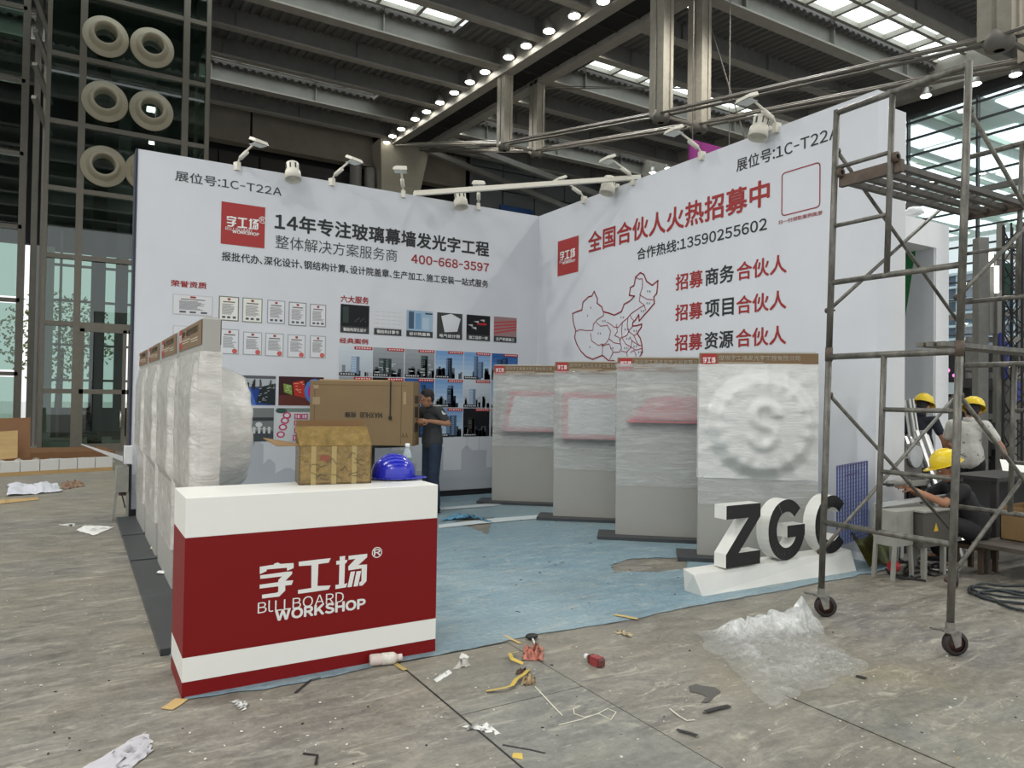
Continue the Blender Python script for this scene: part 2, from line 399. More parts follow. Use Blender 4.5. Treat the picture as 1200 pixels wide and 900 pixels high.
rowR = [(400+x/3, y/3) for x, y in [(1016,120),(921,170),(767,252),(622,332),(507,398),(456,430),(413,454),(359,487)]] + [(807,4)]
def row(pix, X, label, group):
    pix = sorted(pix, key=lambda q: P(q[0], q[1], 0, X).y)
    for i, q in enumerate(pix):
        d = P(q[0], q[1], 0, X); o = ORD[i] if i < len(pix)-1 else 'farthest'
        lamp_at((X, d.y, d.z-.02), o+' '+label, group)
row(rowL, 12.3, 'white lamp on the left flank of the twin ceiling beam', 'lamps on the left flank of the twin beam')
row(rowR, 14.65, 'white lamp on the right flank of the twin ceiling beam', 'lamps on the right flank of the twin beam')
row([(1085,112),(1143,98),(1190,87)], 25.4, 'white lamp glowing under the beam above the tall glass wall', 'lamps above the glass wall')
row([(765,202),(783,197)], 25.4, 'of two small white lamps glowing just above the right booth wall edge', 'distant lamps over the right booth wall')

# ------------------------------------------------------------------ hall end wall
ew = MB(); ew.box(3.4, 34.6, 0, 34, 35.0, 15.4); ew.box(-14, 34.6, 7.4, 3.4, 35.0, 15.4); wall_back = tag(ew.build('wall_back', DARK), kind='structure')
def wpart(x0,y0,z0,x1,y1,z1,name,m,par=wall_back):
    mb = MB(); mb.box(x0,y0,z0,x1,y1,z1); return mb.build(name, m, par)
for x0, x1 in ((3.4,6.4),(6.5,12.05)): wpart(x0,33.3,12.55,x1,33.9,14.1,'concrete_band',CONC)
wpart(14.0,33.3,12.3,17.1,33.9,13.9,'concrete_band',CONC)
for i in range(5): wpart(3.5+i*1.75,34.0,9.0,3.5+i*1.75+1.69,34.2,12.3,'dark_panel',mat('dark_panel',(44,42,40),.5))
wpart(3.4,33.6,7.6,12,34.5,8.9,'lower_band',mat('low_band',(70,67,62),.8))
colm = MB(); colm.box(12.2,32.4,0,14.2,34,11.6); colm.hexa([(12.2,32.4,11.6),(14.2,32.4,11.6),(14.2,34,11.6),(12.2,34,11.6),(12.0,32.1,13.6),(14.5,32.1,13.6),(14.5,34,13.6),(12.0,34,13.6)])
colm.build('concrete_column', mat('pale_column',(156,150,134),.6,noise_amt=.08), wall_back)
for i, x in enumerate((11.2, 11.9)):
    mb = MB(); mb.tube([(x,33.2,6),(x,33.2,12.4)], .28, 12); mb.build('duct_pipe', GIRD, wall_back)
# grey tiled wall on the right of the column: each panel its own piece
tile = mat('grey_panel', (104,109,110), .5, noise_amt=.06, noise_scale=1)
base_t = None
for c in range(7):
    for r_ in range(9):
        x = 17.3+c*2.0; z = 5.2+r_*1.05
        if base_t is None:
            mb = MB(); mb.box(0,0,0,1.94,.06,.99); base_t = mb.build('wall_panel', tile, wall_back); base_t.location = (x,33.2,z)
        else:
            o = base_t.copy(); COL.objects.link(o); o.location = (x,33.2,z)
sg = MB(); a = P(586,240,1,33.0); b = P(624,252,1,33.0); sg.box(a.x,32.95,b.z-.6,b.x,33.05,a.z)
tag(sg.build('blue_sign', mat('blue_sign',(30,72,128),.5)), 'blue rectangular sign on the grey panel wall behind the booth corner', 'sign')
pt = thing('hanging_banner', 'purple hanging banner showing above the right booth wall', 'banner', (13.2,12.95,7.2))
mb = MB(); a = P(808,163,1,12.9); b = P(846,186,1,12.9); mb.box(a.x,12.88,b.z-.9,b.x+.35,12.94,a.z); wb(mb,'banner_cloth',mat('purple_cloth',(132,34,116),.7),pt)
q = put_text('C', mat('white_ink',(225,225,225),.6), None, lambda u,v,o: (u,12.87,v), (a.x+.08,a.z-.75,a.x+.24,a.z-.5), .02); adopt(q, pt)
mb = MB(); mb.tube([(a.x+.1,12.9,a.z),(a.x+.1,12.9,12.7)],.012,5); mb.tube([(b.x+.25,12.9,a.z),(b.x+.25,12.9,12.7)],.012,5); wb(mb,'hanging_wire',CABLE,pt)

# ------------------------------------------------------------------ glass tower on the left
MULL = mat('grey_mullion', (118,114,104), .45, metal=.3, noise_amt=.08)
GL = glass_material('tower_glass', (186,204,196), rough=.015)
tower = thing('glass_tower', 'grey framed glass tower with big round air nozzles left of the booth', 'tower', (1,21.9,0))
XT = [-.72, .02, 2.46, 3.02]; ZT = [0, 1.57, 3.30, 5.02, 6.74, 8.45, 10.18, 11.9, 13.6]
YT = 21.85
mb = MB()
for i, x in enumerate(XT):
    wd = .16 if i in (1,2) else .10
    mb = MB(); mb.box(x-wd/2, YT-.12, 0, x+wd/2, YT+.05, 14); wb(mb,'mullion',MULL,tower)
for z in ZT[1:]:
    mb = MB(); mb.box(XT[0], YT-.10, z-.06, XT[-1], YT+.05, z+.06); wb(mb,'transom',MULL,tower)
for i in range(3):
    for j in range(len(ZT)-1):
        if i == 1 and j < 2: continue
        mb = MB(); mb.box(XT[i]+.05, YT-.01, ZT[j]+.05, XT[i+1]-.05, YT+.01, ZT[j+1]-.05); wb(mb,'glass_pane',GL,tower)
# side face running away from the camera
for y in (21.9, 24.2, 26.5): mb = MB(); mb.box(3.0, y-.06, 0, 3.1, y+.06, 14); wb(mb,'side_mullion',MULL,tower)
for z in ZT[1:]: mb = MB(); mb.box(3.0,21.9,z-.06,3.1,26.5,z+.06); wb(mb,'side_transom',MULL,tower)
# double door
door = MB(); 
for a_, b_ in (((.10,0),(.20,3.2)), ((1.08,0),(1.17,3.2)), ((1.21,0),(1.30,3.2)), ((2.24,0),(2.34,3.2))): door.box(a_[0],YT-.1,a_[1]+.02,b_[0],YT,b_[1])
door.box(.10,YT-.1,3.12,2.34,YT,3.24); door.box(.2,YT-.08,1.52,1.1,YT-.02,1.60); door.box(.2,YT-.08,.02,1.1,YT-.02,.22); door.box(1.3,YT-.08,1.52,2.3,YT-.02,1.60); door.box(1.3,YT-.08,.02,2.3,YT-.02,.22)
dd = wb(door,'door_frame',MULL,tower)
for xa_, xb_ in ((.2,1.08),(1.3,2.24)): mb = MB(); mb.box(xa_,YT-.06,.2,xb_,YT-.04,3.12); wb(mb,'door_pane',GL,tower)
for hx in (1.06, 1.32):
    mb = MB(); mb.tube([(hx,YT-.1,.62),(hx-.0,YT-.24,.66),(hx,YT-.24,1.02),(hx,YT-.1,1.06)], .03, 8); wb(mb,'door_handle',mat('handle_steel',(190,188,180),.25,metal=.8),tower,smooth=True)
# air nozzles
NOZ = mat('nozzle_beige', (172,164,143), .5, noise_amt=.05)
for (px, py) in ((124,43),(178.5,56),(123,119),(177.5,130),(121.5,195),(172,202)):
    c = P(px, py, 1, YT-.15); M = Matrix.Translation(c) @ Matrix.Rotation(math.radians(90), 4, 'X')
    mb = MB(); mb.lathe([(.52,-.04),(.54,0),(.52,.03),(.41,.04),(.39,.07),(.37,.16),(.33,.25),(.295,.28),(.265,.26),(.26,.05),(.25,-.2)], 36, M); wb(mb,'air_nozzle',NOZ,tower,smooth=True)
# inside of the tower: slabs, columns, back mullions, daylight beyond
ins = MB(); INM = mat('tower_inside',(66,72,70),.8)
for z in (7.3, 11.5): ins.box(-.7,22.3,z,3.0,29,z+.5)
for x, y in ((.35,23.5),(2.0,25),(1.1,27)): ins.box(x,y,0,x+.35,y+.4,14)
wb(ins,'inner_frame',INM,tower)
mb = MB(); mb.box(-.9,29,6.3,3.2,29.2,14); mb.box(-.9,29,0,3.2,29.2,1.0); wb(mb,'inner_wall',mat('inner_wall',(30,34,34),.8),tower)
mb = MB()
for x in (-.5,.7,1.9,3.0): mb.box(x,28.9,0,x+.08,29,7)
for z in (1.9,3.1,4.6,5.8): mb.box(-.9,28.9,z,3.2,29,z+.08)
wb(mb,'rear_frame',MULL,tower)
mb = MB()
for (x,y,z) in ((1.6,24,11.9),(1.75,25,10.3),(1.9,26,9.6),(1.5,24,8.3),(1.7,26,6.9),(1.8,24,6.6),(1.45,24,6.2)): mb.box(x,y,z,x+.22,y+.14,z+.12)
wb(mb,'inner_lamp',LAMPM,tower)
# neighbouring glazed bays left of the tower (recess and angled wall)
bay = thing('glass_bay', 'narrow grey framed glass bay set back left of the tower', 'glazing', (-1.6,22.5,0))
for x in (-2.25,-1.25): mb = MB(); mb.box(x-.08,22.6,0,x+.08,22.8,14); wb(mb,'mullion',MULL,bay)
for z in [1.9*k+.1 for k in range(1,8)]: mb = MB(); mb.box(-2.25,22.6,z-.05,-1.25,22.75,z+.05); wb(mb,'transom',MULL,bay)
for k in range(7): mb = MB(); mb.box(-2.17,22.66,1.9*k+.2,-1.33,22.68,1.9*(k+1)+.02); wb(mb,'glass_pane',GL,bay)
mb = MB()
for k in range(5):
    mb.bar((-1.1,23.4,9.5+k*.9),( -.75,24.6,8.9+k*.9),.12,.12)
mb.box(-1.15,24.6,0,-1.0,24.8,14); mb.box(-.95,25.2,0,-.8,25.4,14)
wb(mb,'stair_steel',STEEL_L,bay)
mb = MB(); mb.box(-1.2,26.4,0,-.6,26.6,6.0); wb(mb,'white_panel',mat('white_panel',(190,190,190),.6),bay)
ang = thing('angled_glass_wall', 'angled grey framed glass wall at the left edge beside the cardboard sheets', 'glazing', (-2.9,19,0))
ends = [(-2.05,22.3), (-2.45,19.9), (-2.75,17.4)]
for (xa,ya),(xb,yb) in zip(ends[:-1], ends[1:]):
    for k in range(7):
        mb = MB(); z0 = 1.9*k+.15; z1 = 1.9*(k+1)+.05; mb.quad((xa,ya,z0),(xb,yb,z0),(xb,yb,z1),(xa,ya,z1)); wb(mb,'glass_pane',GL,ang)
        mb = MB(); mb.bar((xa,ya,z1+.05),(xb,yb,z1+.05),.08,.1); wb(mb,'transom',MULL,ang)
for (x,y) in ends: mb = MB(); mb.box(x-.09,y-.09,0,x+.09,y+.09,14); wb(mb,'mullion',MULL,ang)
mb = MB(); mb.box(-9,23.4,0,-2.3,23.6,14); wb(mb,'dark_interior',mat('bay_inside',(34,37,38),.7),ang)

# ------------------------------------------------------------------ glass wall on the right, daylight and a facade outside
XG = 26.6
wr = MB(); wr.box(XG-.1,-10,12.3,XG+.3,34.6,14.8); wr.box(XG-.1,-10,0,XG+.2,34.6,.3)
wall_right = tag(wr.build('wall_right', mat('wall_right_frame',(40,40,42),.6)), kind='structure')
CW = mat('curtain_mullion', (58,62,64), .5)
for k in range(16):
    y = -4+k*2.45; mb = MB(); mb.box(XG-.05,y-.03,.3,XG+.12,y+.03,12.6); mb.build('window_mullion', CW, wall_right)
zr = [.9+k*.62 for k in range(19)]
for i, z in enumerate(zr):
    mb = MB(); h = .09 if i in (6,13) else .022; mb.box(XG-.12 if h > .05 else XG-.05,-10,z-h,XG+.1,34.6,z+h); mb.build('window_transom', CW if h < .05 else mat('pale_rail',(128,128,124),.5), wall_right)
GW = glass_material('curtain_glass', (214,226,226), rough=.01)
for k in range(15):
    y = -4+k*2.45; mb = MB(); mb.quad((XG,y+.05,.3),(XG,y+2.4,.3),(XG,y+2.4,12.3),(XG,y+.05,12.3)); mb.build('window_pane', GW, wall_right)
# canopy outside: pale soffit with glowing panels added for the reflected brightness
can = thing('outdoor_canopy', 'pale striped canopy seen through the glass wall', 'canopy', (45,20,0))
mb = MB(); mb.box(27.4,-30,17.6,74,70,18.2); wb(mb,'soffit',mat('soffit',(232,238,232),.6),can)
mb = MB()
for k in range(30):
    for j in range(10):
        if (k*7+j*3) % 6 == 0: continue
        x0 = 28+j*4.4; y0 = -26+k*3.1; mb.box(x0,y0,17.5,x0+3.9,y0+2.1,17.58)
wb(mb,'glow_panel',mat('canopy_glow',(240,250,255),.4,emit=(240,247,252),estr=1.7),can)
mb = MB()
for k in range(20): mb.box(27.5,-25+k*4.7,17.2,72,-24.8+k*4.7,17.5)
wb(mb,'canopy_beam',mat('canopy_beam',(214,226,212),.6),can)
fac = thing('office_facade', 'blue grey glass office facade with white sills outside the glass wall', 'building', (60,20,0))
mb = MB(); mb.box(58,-20,-2,60,80,11.4); wb(mb,'facade_wall',mat('facade_glass',(88,104,124),.15,noise_amt=.35,noise_scale=.6),fac)
mb = MB()
for k in range(12): mb.box(57.6,-20,.4+k*1.0,58,80,.58+k*1.0)
for k in range(50): mb.box(57.8,-20+2*k,0,58,-19.9+2*k,11.4)
wb(mb,'window_sill',mat('white_sill',(210,216,222),.5),fac)
gr = MB(); gr.quad((26.8,-60,-.05),(120,-60,-.05),(120,120,-.05),(26.8,120,-.05)); gr.quad((-60,46.5,-.05),(26,46.5,-.05),(26,120,-.05),(-60,120,-.05)); 
tag(gr.build('outside_ground', mat('paving',(206,208,202),.8)), kind='structure')

gr2 = MB(); gr2.quad((-60,30.2,-.04),(3.4,30.2,-.04),(3.4,46.5,-.04),(-60,46.5,-.04)); tag(gr2.build('outside_ground', MATS['paving']), kind='structure')
def tree(x, y, h, r, label, seed):
    t = thing('tree', label, 'tree', (x,y,0), 0, 'trees outside behind the glass tower'); q = random.Random(seed)
    mb = MB(); mb.tube([(x,y,0),(x+.1,y,h*.55)], [.16,.1], 8); wb(mb,'trunk',mat('bark',(84,70,54),.9),t)
    mb = MB()
    for k in range(1700):
        a, b = q.uniform(0,6.28), math.acos(q.uniform(-1,1)); rr_ = r*q.random()**.35; c = Vector((x+rr_*math.sin(b)*math.cos(a), y+rr_*math.sin(b)*math.sin(a), h*.62+rr_*.9*math.cos(b)))
        u_ = Vector((q.uniform(-1,1),q.uniform(-1,1),q.uniform(-1,1))).normalized()*.08; v_ = u_.orthogonal().normalized()*.06; mb.quad(c-u_,c+v_,c+u_,c-v_, q.randint(0,1))
    wb(mb,'foliage',[mat('leaf_green',(112,136,60),.7),mat('leaf_yellow',(160,164,84),.7)],t)['kind'] = 'stuff'
tree(-.6,37,6.2,2.3,'leafy tree glimpsed through the left panes of the glass tower',1); tree(4.4,39,5.6,2.1,'leafy tree glimpsed through the middle panes of the glass tower',2)
# ================================================================== THE BOOTH
YA, XB, HB = 10.472, 6.806, 4.72        # back wall plane, right wall plane, height
VINYL = mat('white_vinyl', (206,209,214), .55, noise_amt=.03, noise_scale=1.2, bump=.05, bump_scale=6)
RED = mat('print_red', (158,28,30), .5); DRED = mat('print_dark_red', (150,34,34), .55); INK = mat('print_black', (34,35,38), .6); WHITEINK = mat('print_white', (228,228,226), .55); GREYINK = mat('print_grey', (60,61,64), .6)
TRIM = mat('black_trim', (22,22,24), .6)
bwall = thing('booth_wall', 'white printed booth back wall with rows of certificates and project photos', 'booth wall', (3.7,YA,0))
mb = MB(); mb.box(.64,YA,0,XB+.1,YA+.3,HB); wb(mb,'wall_panel',VINYL,bwall)
mb = MB(); mb.box(.64,YA-.03,0,XB,YA,.09); wb(mb,'skirting',TRIM,bwall)
mb = MB(); mb.box(.615,YA-.01,0,.64,YA+.31,HB); wb(mb,'end_trim',mat('navy_edge',(36,40,58),.6),bwall)
rwall = thing('booth_wall', 'white printed booth right wall with map outline and large red headline', 'booth wall', (XB,7.4,0))
mb = MB(); mb.box(XB,4.30,0,XB+.28,YA,HB); wb(mb,'wall_panel',VINYL,rwall)
nb = thing('neighbour_wall', 'plain white partition standing against the rear of the right booth wall', 'booth wall', (7.3,7,0))
mb = MB(); mb.box(7.12,4.34,0,P(1061,300,1,4.34).x,YA,4.62); wb(mb,'wall_panel',mat('plain_white',(205,207,209),.6,noise_amt=.03,noise_scale=1.5),nb)

fA = lambda u,v,o: (u, YA-.004-o, v)
fB = lambda u,v,o: (XB-.004-o, -u, v)                 # u runs to the right in view = -Y
def boxA(L, R_, B, T): return (P(*L,1,YA).x, P(*B,1,YA).z, P(*R_,1,YA).x, P(*T,1,YA).z)
def boxB(L, R_, B, T): return (-P(*L,0,XB).y, P(*B,0,XB).z, -P(*R_,0,XB).y, P(*T,0,XB).z)
def textA(s, L, R_, B, T, m=INK, bold=.02): adopt(put_text(s, m, None, fA, boxA(L,R_,B,T), bold), bwall)
def textB(s, L, R_, B, T, m=INK, bold=.02): adopt(put_text(s, m, None, fB, boxB(L,R_,B,T), bold), rwall)
textA('展位号:1C-T22A', (205,212),(330,228),(329,230.5),(212,200.5), GREYINK, .012)
textA('14年专注玻璃幕墙发光字工程', (321.7,260),(573,295),(572.5,301.3),(353.3,252.8), INK, .035)
textA('整体解决方案服务商', (322.5,285),(465.3,300),(465,307.2),(326.7,275.3), GREYINK, 0)
textA('400-668-3597', (481.7,303),(573,315),(570.8,318.7),(485.8,298), DRED, .03)
textA('报批代办、深化设计、钢结构计算、设计院盖章、生产加工、施工安装一站式服务', (259.7,300),(572,335),(571.7,337.5),(263.3,294.7), INK, .02)
textA('荣誉资质', (200,335),(242,335),(240.8,338.7),(204.2,328), DRED, .03)
textA('六大服务', (399.2,350),(432.2,351),(401,354.2),(428.5,348), DRED, .03)
textA('经典案例', (397.7,400),(431.3,400),(430.3,403.7),(401,395.6), DRED, .03)
textB('全国合伙人火热招募中', (689.2,295),(902.3,225),(690,297),(891.5,211), DRED, .03)
textB('合作热线:13590255602', (746.7,295),(899,260),(748.3,305),(895.8,254), INK, .02)
textB('展位号:1C-T22A', (863.3,195),(984,160),(864.4,201.6),(965,151.3), INK, .012)
textB('扫一扫领取案例画册', (912.5,258),(964,250),(913,263.3),(963,246.4), DRED, .01)
for (mid, B, T) in (('商务',(792.8,341),(914,298.3)), ('项目',(792,376.7),(912.8,340.3)), ('资源',(791.3,411.8),(912,381.5))):
    _, z0, _, z1 = boxB((792,340),(922,340),B,T)
    for s, xl, xr, m in (('招募',791.8,823.8,DRED), (mid,826.5,860.2,INK), ('合伙人',863.2,922,DRED)):
        adopt(put_text(s, m, None, fB, (-P(xl,340,0,XB).y, z0, -P(xr,340,0,XB).y, z1), .025), rwall)

# --- the three-character logo, traced on the counter front and reused on the walls
YC = 4.145
def q1(x, y): p_ = P(295+x/15, 640+y/15, 1, YC); return (p_.x, p_.z)
def q2(x, y): p_ = P(370+x/15, 635+y/15, 1, YC); return (p_.x, p_.z)
LOGO = [[q1(*a) for a in s] for s in (
 [(140,362),(385,325),(395,305),(455,288),(510,312),(620,302),(735,297),(735,385),(622,432),(615,378),(265,408),(255,440),(140,492)],
 [(148,512),(620,448),(712,445),(705,490),(590,608),(727,600),(700,678),(588,692),(588,780),(480,884),(180,920),(180,852),(430,818),(465,800),(465,705),(138,745),(138,678),(465,632),(465,595),(530,530),(148,575)],
 )] + [[q1(825,275),q1(1195,230),q2(262,286),q2(225,365),q2(45,388),q2(28,775),q2(258,765),q2(225,835),q2(0,870),q1(812,838),q1(812,770),q1(1045,735),q1(1048,335),q1(825,350)]] + [[q2(*a) for a in s] for s in (
 [(420,258),(515,245),(512,320),(558,313),(535,372),(512,378),(500,742),(553,722),(530,798),(345,828),(345,755),(405,750),(415,392),(360,402),(360,335),(420,328)],
 [(575,245),(903,208),(900,270),(750,405),(900,395),(890,690),(820,765),(765,772),(765,712),(800,690),(805,465),(572,500),(570,430),(700,295),(575,315)],
 [(612,525),(690,515),(630,790),(555,797)], [(715,518),(797,508),(740,775),(662,785)])]
lx = [p_[0] for s in LOGO for p_ in s]; lz = [p_[1] for s in LOGO for p_ in s]
LX0, LX1, LZ0, LZ1 = min(lx), max(lx), min(lz), max(lz)
def logo_mesh(fn, u0, v0, u1, v1):                   # strokes of the logo, filled as n-gons
    mb = MB()
    for s in LOGO:
        vsx = [Vector((p_[0], p_[1], 0)) for p_ in s]
        from mathutils.geometry import tessellate_polygon
        n = len(mb.v); mb.v += [Vector(fn(u0+(p_.x-LX0)/(LX1-LX0)*(u1-u0), v0+(p_.y-LZ0)/(LZ1-LZ0)*(v1-v0), 0)) for p_ in vsx]
        for t in tessellate_polygon([vsx]): mb.face(tuple(n+i for i in t))
    return mb
def logo_block(parent, fn, u0, v0, u1, v1, m=WHITEINK, world=True, thin=True):
    """whole logo (three characters and two words) in the box"""
    w_, h = u1-u0, v1-v0
    ob = []
    ob.append(logo_mesh(fn, u0+.03*w_, v0+.36*h, u0+.97*w_, v1).build('logo_strokes', m))
    if thin: ob.append(put_text('BlLLBOARD', m, None, fn, (u0, v0+.15*h, u0+.78*w_, v0+.35*h), -.008, 'lettering'))
    ob.append(put_text('WORKSHOP', m, None, fn, (u0+.2*w_, v0, u1, v0+.19*h), .045, 'lettering'))
    for o in ob:
        if world: adopt(o, parent)
        else: o.parent = parent

def rect(fn, u0, v0, u1, v1, o=0): return [fn(u0,v0,o), fn(u1,v0,o), fn(u1,v1,o), fn(u0,v1,o)]
def c_(r, g, b): return rgb(r, g, b)
mb = MB(); u0,v0,u1,v1 = P(258.5,285,1,YA).x, P(309.7,291.2,1,YA).z, P(310.8,243,1,YA).x, P(259.2,235.8,1,YA).z
mb.poly(rect(fA,u0,v0,u1,v1)); wb(mb,'logo_square',mat('logo_red',(160,44,42),.55),bwall)
fA2 = lambda u,v,o: (u, YA-.008-o, v)
logo_block(bwall, fA2, u0+.1*(u1-u0), v0+.28*(v1-v0), u0+.87*(u1-u0), v0+.68*(v1-v0))
mb = MB(); u0,v0,u1,v1 = -P(653.8,300,0,XB).y, P(654.5,323.8,0,XB).z, -P(678,300,0,XB).y, P(653.8,283.3,0,XB).z
mb.poly(rect(fB,u0,v0,u1,v1)); wb(mb,'logo_square',MATS['logo_red'],rwall)
fB2 = lambda u,v,o: (XB-.008-o, -u, v)
logo_block(rwall, fB2, u0+.1*(u1-u0), v0+.3*(v1-v0), u0+.87*(u1-u0), v0+.68*(v1-v0))
for (fn, uu, vv, par) in ((fA2, P(307.5,258,1,YA).x, P(307.5,258,1,YA).z, bwall),):
    adopt(put_text('®', WHITEINK, None, fn, (uu-.05,vv-.05,uu+.05,vv+.05), .0), par)

# --- certificates
def certificate(px0, py0, px1, py1, tint=(222,222,220), edge=(150,150,150), seal=None, wide=False, qr=False):
    a = P(px0,py0,1,YA); b = P(px1,py1,1,YA); u0,u1,v0,v1 = a.x,b.x,b.z,a.z; w_, h = u1-u0, v1-v0; mb = MB(); e = .018*1
    mb.poly(rect(fA,u0,v0,u1,v1), 0, c_(*edge)); mb.poly(rect(fA,u0+.012,v0+.012,u1-.012,v1-.012,.001), 0, c_(*tint))
    rr = random.Random(int(px0*7+py0))
    mb.poly(rect(fA,u0+w_*.43,v1-h*.16,u0+w_*.57,v1-h*.07,.002),0,c_(150,60,50))
    mb.poly(rect(fA,u0+w_*.2,v1-h*.25,u0+w_*.8,v1-h*.205,.002),0,c_(110,105,95))
    for k in range(9):
        zz = v1-h*(.32+k*.05); mb.poly(rect(fA,u0+w_*.16,zz-.006,u0+w_*rr.uniform(.6,.86),zz+.004,.002),0,c_(150,150,152))
    if seal == 'red': mb.poly([fA(u0+w_*.78+.035*math.cos(t*.628),v0+h*.13+.035*math.sin(t*.628),.002) for t in range(10)],0,c_(196,96,92))
    else:
        for k in (.25,.5,.78): mb.poly(rect(fA,u0+w_*(k-.08),v0+h*.1,u0+w_*(k+.08),v0+h*.19,.002),0,c_(90,92,100))
    wb(mb,'certificate',PRINT,bwall)
certificate(202.5,344,249,371,(212,212,214),(190,190,192),None)
certificate(202.5,381,249,409,(212,212,214),(190,190,192),None)
for (x0,y0,x1,y1,e) in ((256.7,346.5,279.5,376.7,(96,98,80)),(284.2,348.5,307,378.7,(120,130,110)),(313.3,351.2,333.7,380,(150,150,158)),(338.5,353.5,358.7,382.5,(120,126,128)),(363.3,356,381.7,383.5,(140,130,132))): certificate(x0,y0,x1,y1,(224,224,216) if x0 < 300 else (216,217,220),e)
for (x0,y0,x1,y1) in ((258,385,279.5,415.5),(285,388.5,306.7,416.5),(311,390,332,418),(337,391.7,357.5,419.5),(363.3,393,381.3,420)): certificate(x0,y0,x1,y1,(214,216,219),(158,160,164),'red')

# --- project photographs (flat prints with a caption strip)
def photo(u0, v0, u1, v1, kind, seed, cap=None, redtag=True):
    rr = random.Random(seed); mb = MB(); w_, h = u1-u0, v1-v0
    sky = {'blue':((120,160,205),(190,208,222)), 'dark':((26,26,30),(18,18,24)), 'pale':((196,206,214),(180,190,198)), 'deep':((44,88,150),(110,150,196)), 'grey':((150,156,160),(120,126,130))}[kind]
    for k in range(6):
        t = k/5; c = tuple(int(sky[0][i]*(1-t)+sky[1][i]*t) for i in range(3)); mb.poly(rect(fA,u0,v1-h*(k+1)/6,u1,v1-h*k/6),0,c_(*c))
    def R4(a,b,c,d,col,o): mb.poly(rect(fA,u0+w_*a,v0+h*b,u0+w_*c,v0+h*d,o),0,c_(*col))
    for k in range(16):
        a = rr.uniform(0,.92); hh = rr.uniform(.12,.42); g = rr.randint(30,110) if kind != 'pale' else rr.randint(120,190); R4(a,0,min(1,a+rr.uniform(.05,.14)),hh,(g,g+8,g+14),.001)
    for k in range(2 if kind != 'pale' else 1):
        a = rr.uniform(.18,.62); ww = rr.uniform(.14,.26); top = rr.uniform(.62,.88); base = {'dark':(70,66,60),'deep':(40,70,110),'blue':(96,120,150),'pale':(150,170,192),'grey':(70,84,84)}[kind]
        R4(a,.05,a+ww,top,base,.002); R4(a+ww*.62,.05,a+ww,top,tuple(int(c*.75) for c in base),.003)
        for j in range(9): R4(a+.01,.1+j*(top-.12)/9,a+ww*.6,.1+j*(top-.12)/9+.012,tuple(min(255,c+50) for c in base),.003)
    if kind == 'grey':
        for k in range(10): a = rr.uniform(0,.85); b = rr.uniform(0,.5); R4(a,b,a+.14,b+.03,(200,202,200),.003)
    if redtag:
        R4(.45,.9,1,1,(170,44,48),.004)
        for j in range(6): R4(.5+j*.08,.93,.5+j*.08+.05,.97,(232,210,208),.005)
    R4(0,0,.52,.11,(28,30,34),.004)
    for j in range(6): R4(.04+j*.075,.035,.04+j*.075+.05,.08,(200,202,204),.005)
    return wb(mb,'case_photo',PRINT,bwall)
cols = [(397.3,435.8),(436.8,473.1),(474.3,508.8),(510.1,542.5),(543.6,574.3),(576,606.5)]
ux = [(P(a,430,1,YA).x, P(b,430,1,YA).x) for a, b in cols]
rows_ = [(1.875,2.315),(1.415,1.86),(.944,1.40)]
kinds = [['pale','grey','grey','blue','blue','deep'],['grey','dark','deep','blue','pale','blue'],['blue','grey','deep','blue','dark','grey']]
for j,(z0,z1) in enumerate(rows_):
    for i,(a,b) in enumerate(ux): photo(a, z0, b, z1, kinds[j][i], 11+i+j*7)
caps = ['钢结构深化设计','钢结构计算书','设计院盖章','电气设计图','施工组织一体','生产安装施工']
srv = [(399.2,356,432.2,391.4),(438.6,359,470.1,393.8),(476.5,363,506.8,396),(512.3,365.8,541.3,398.2),(546.8,368.5,573.9,400),(578.8,370.7,605,401.9)]
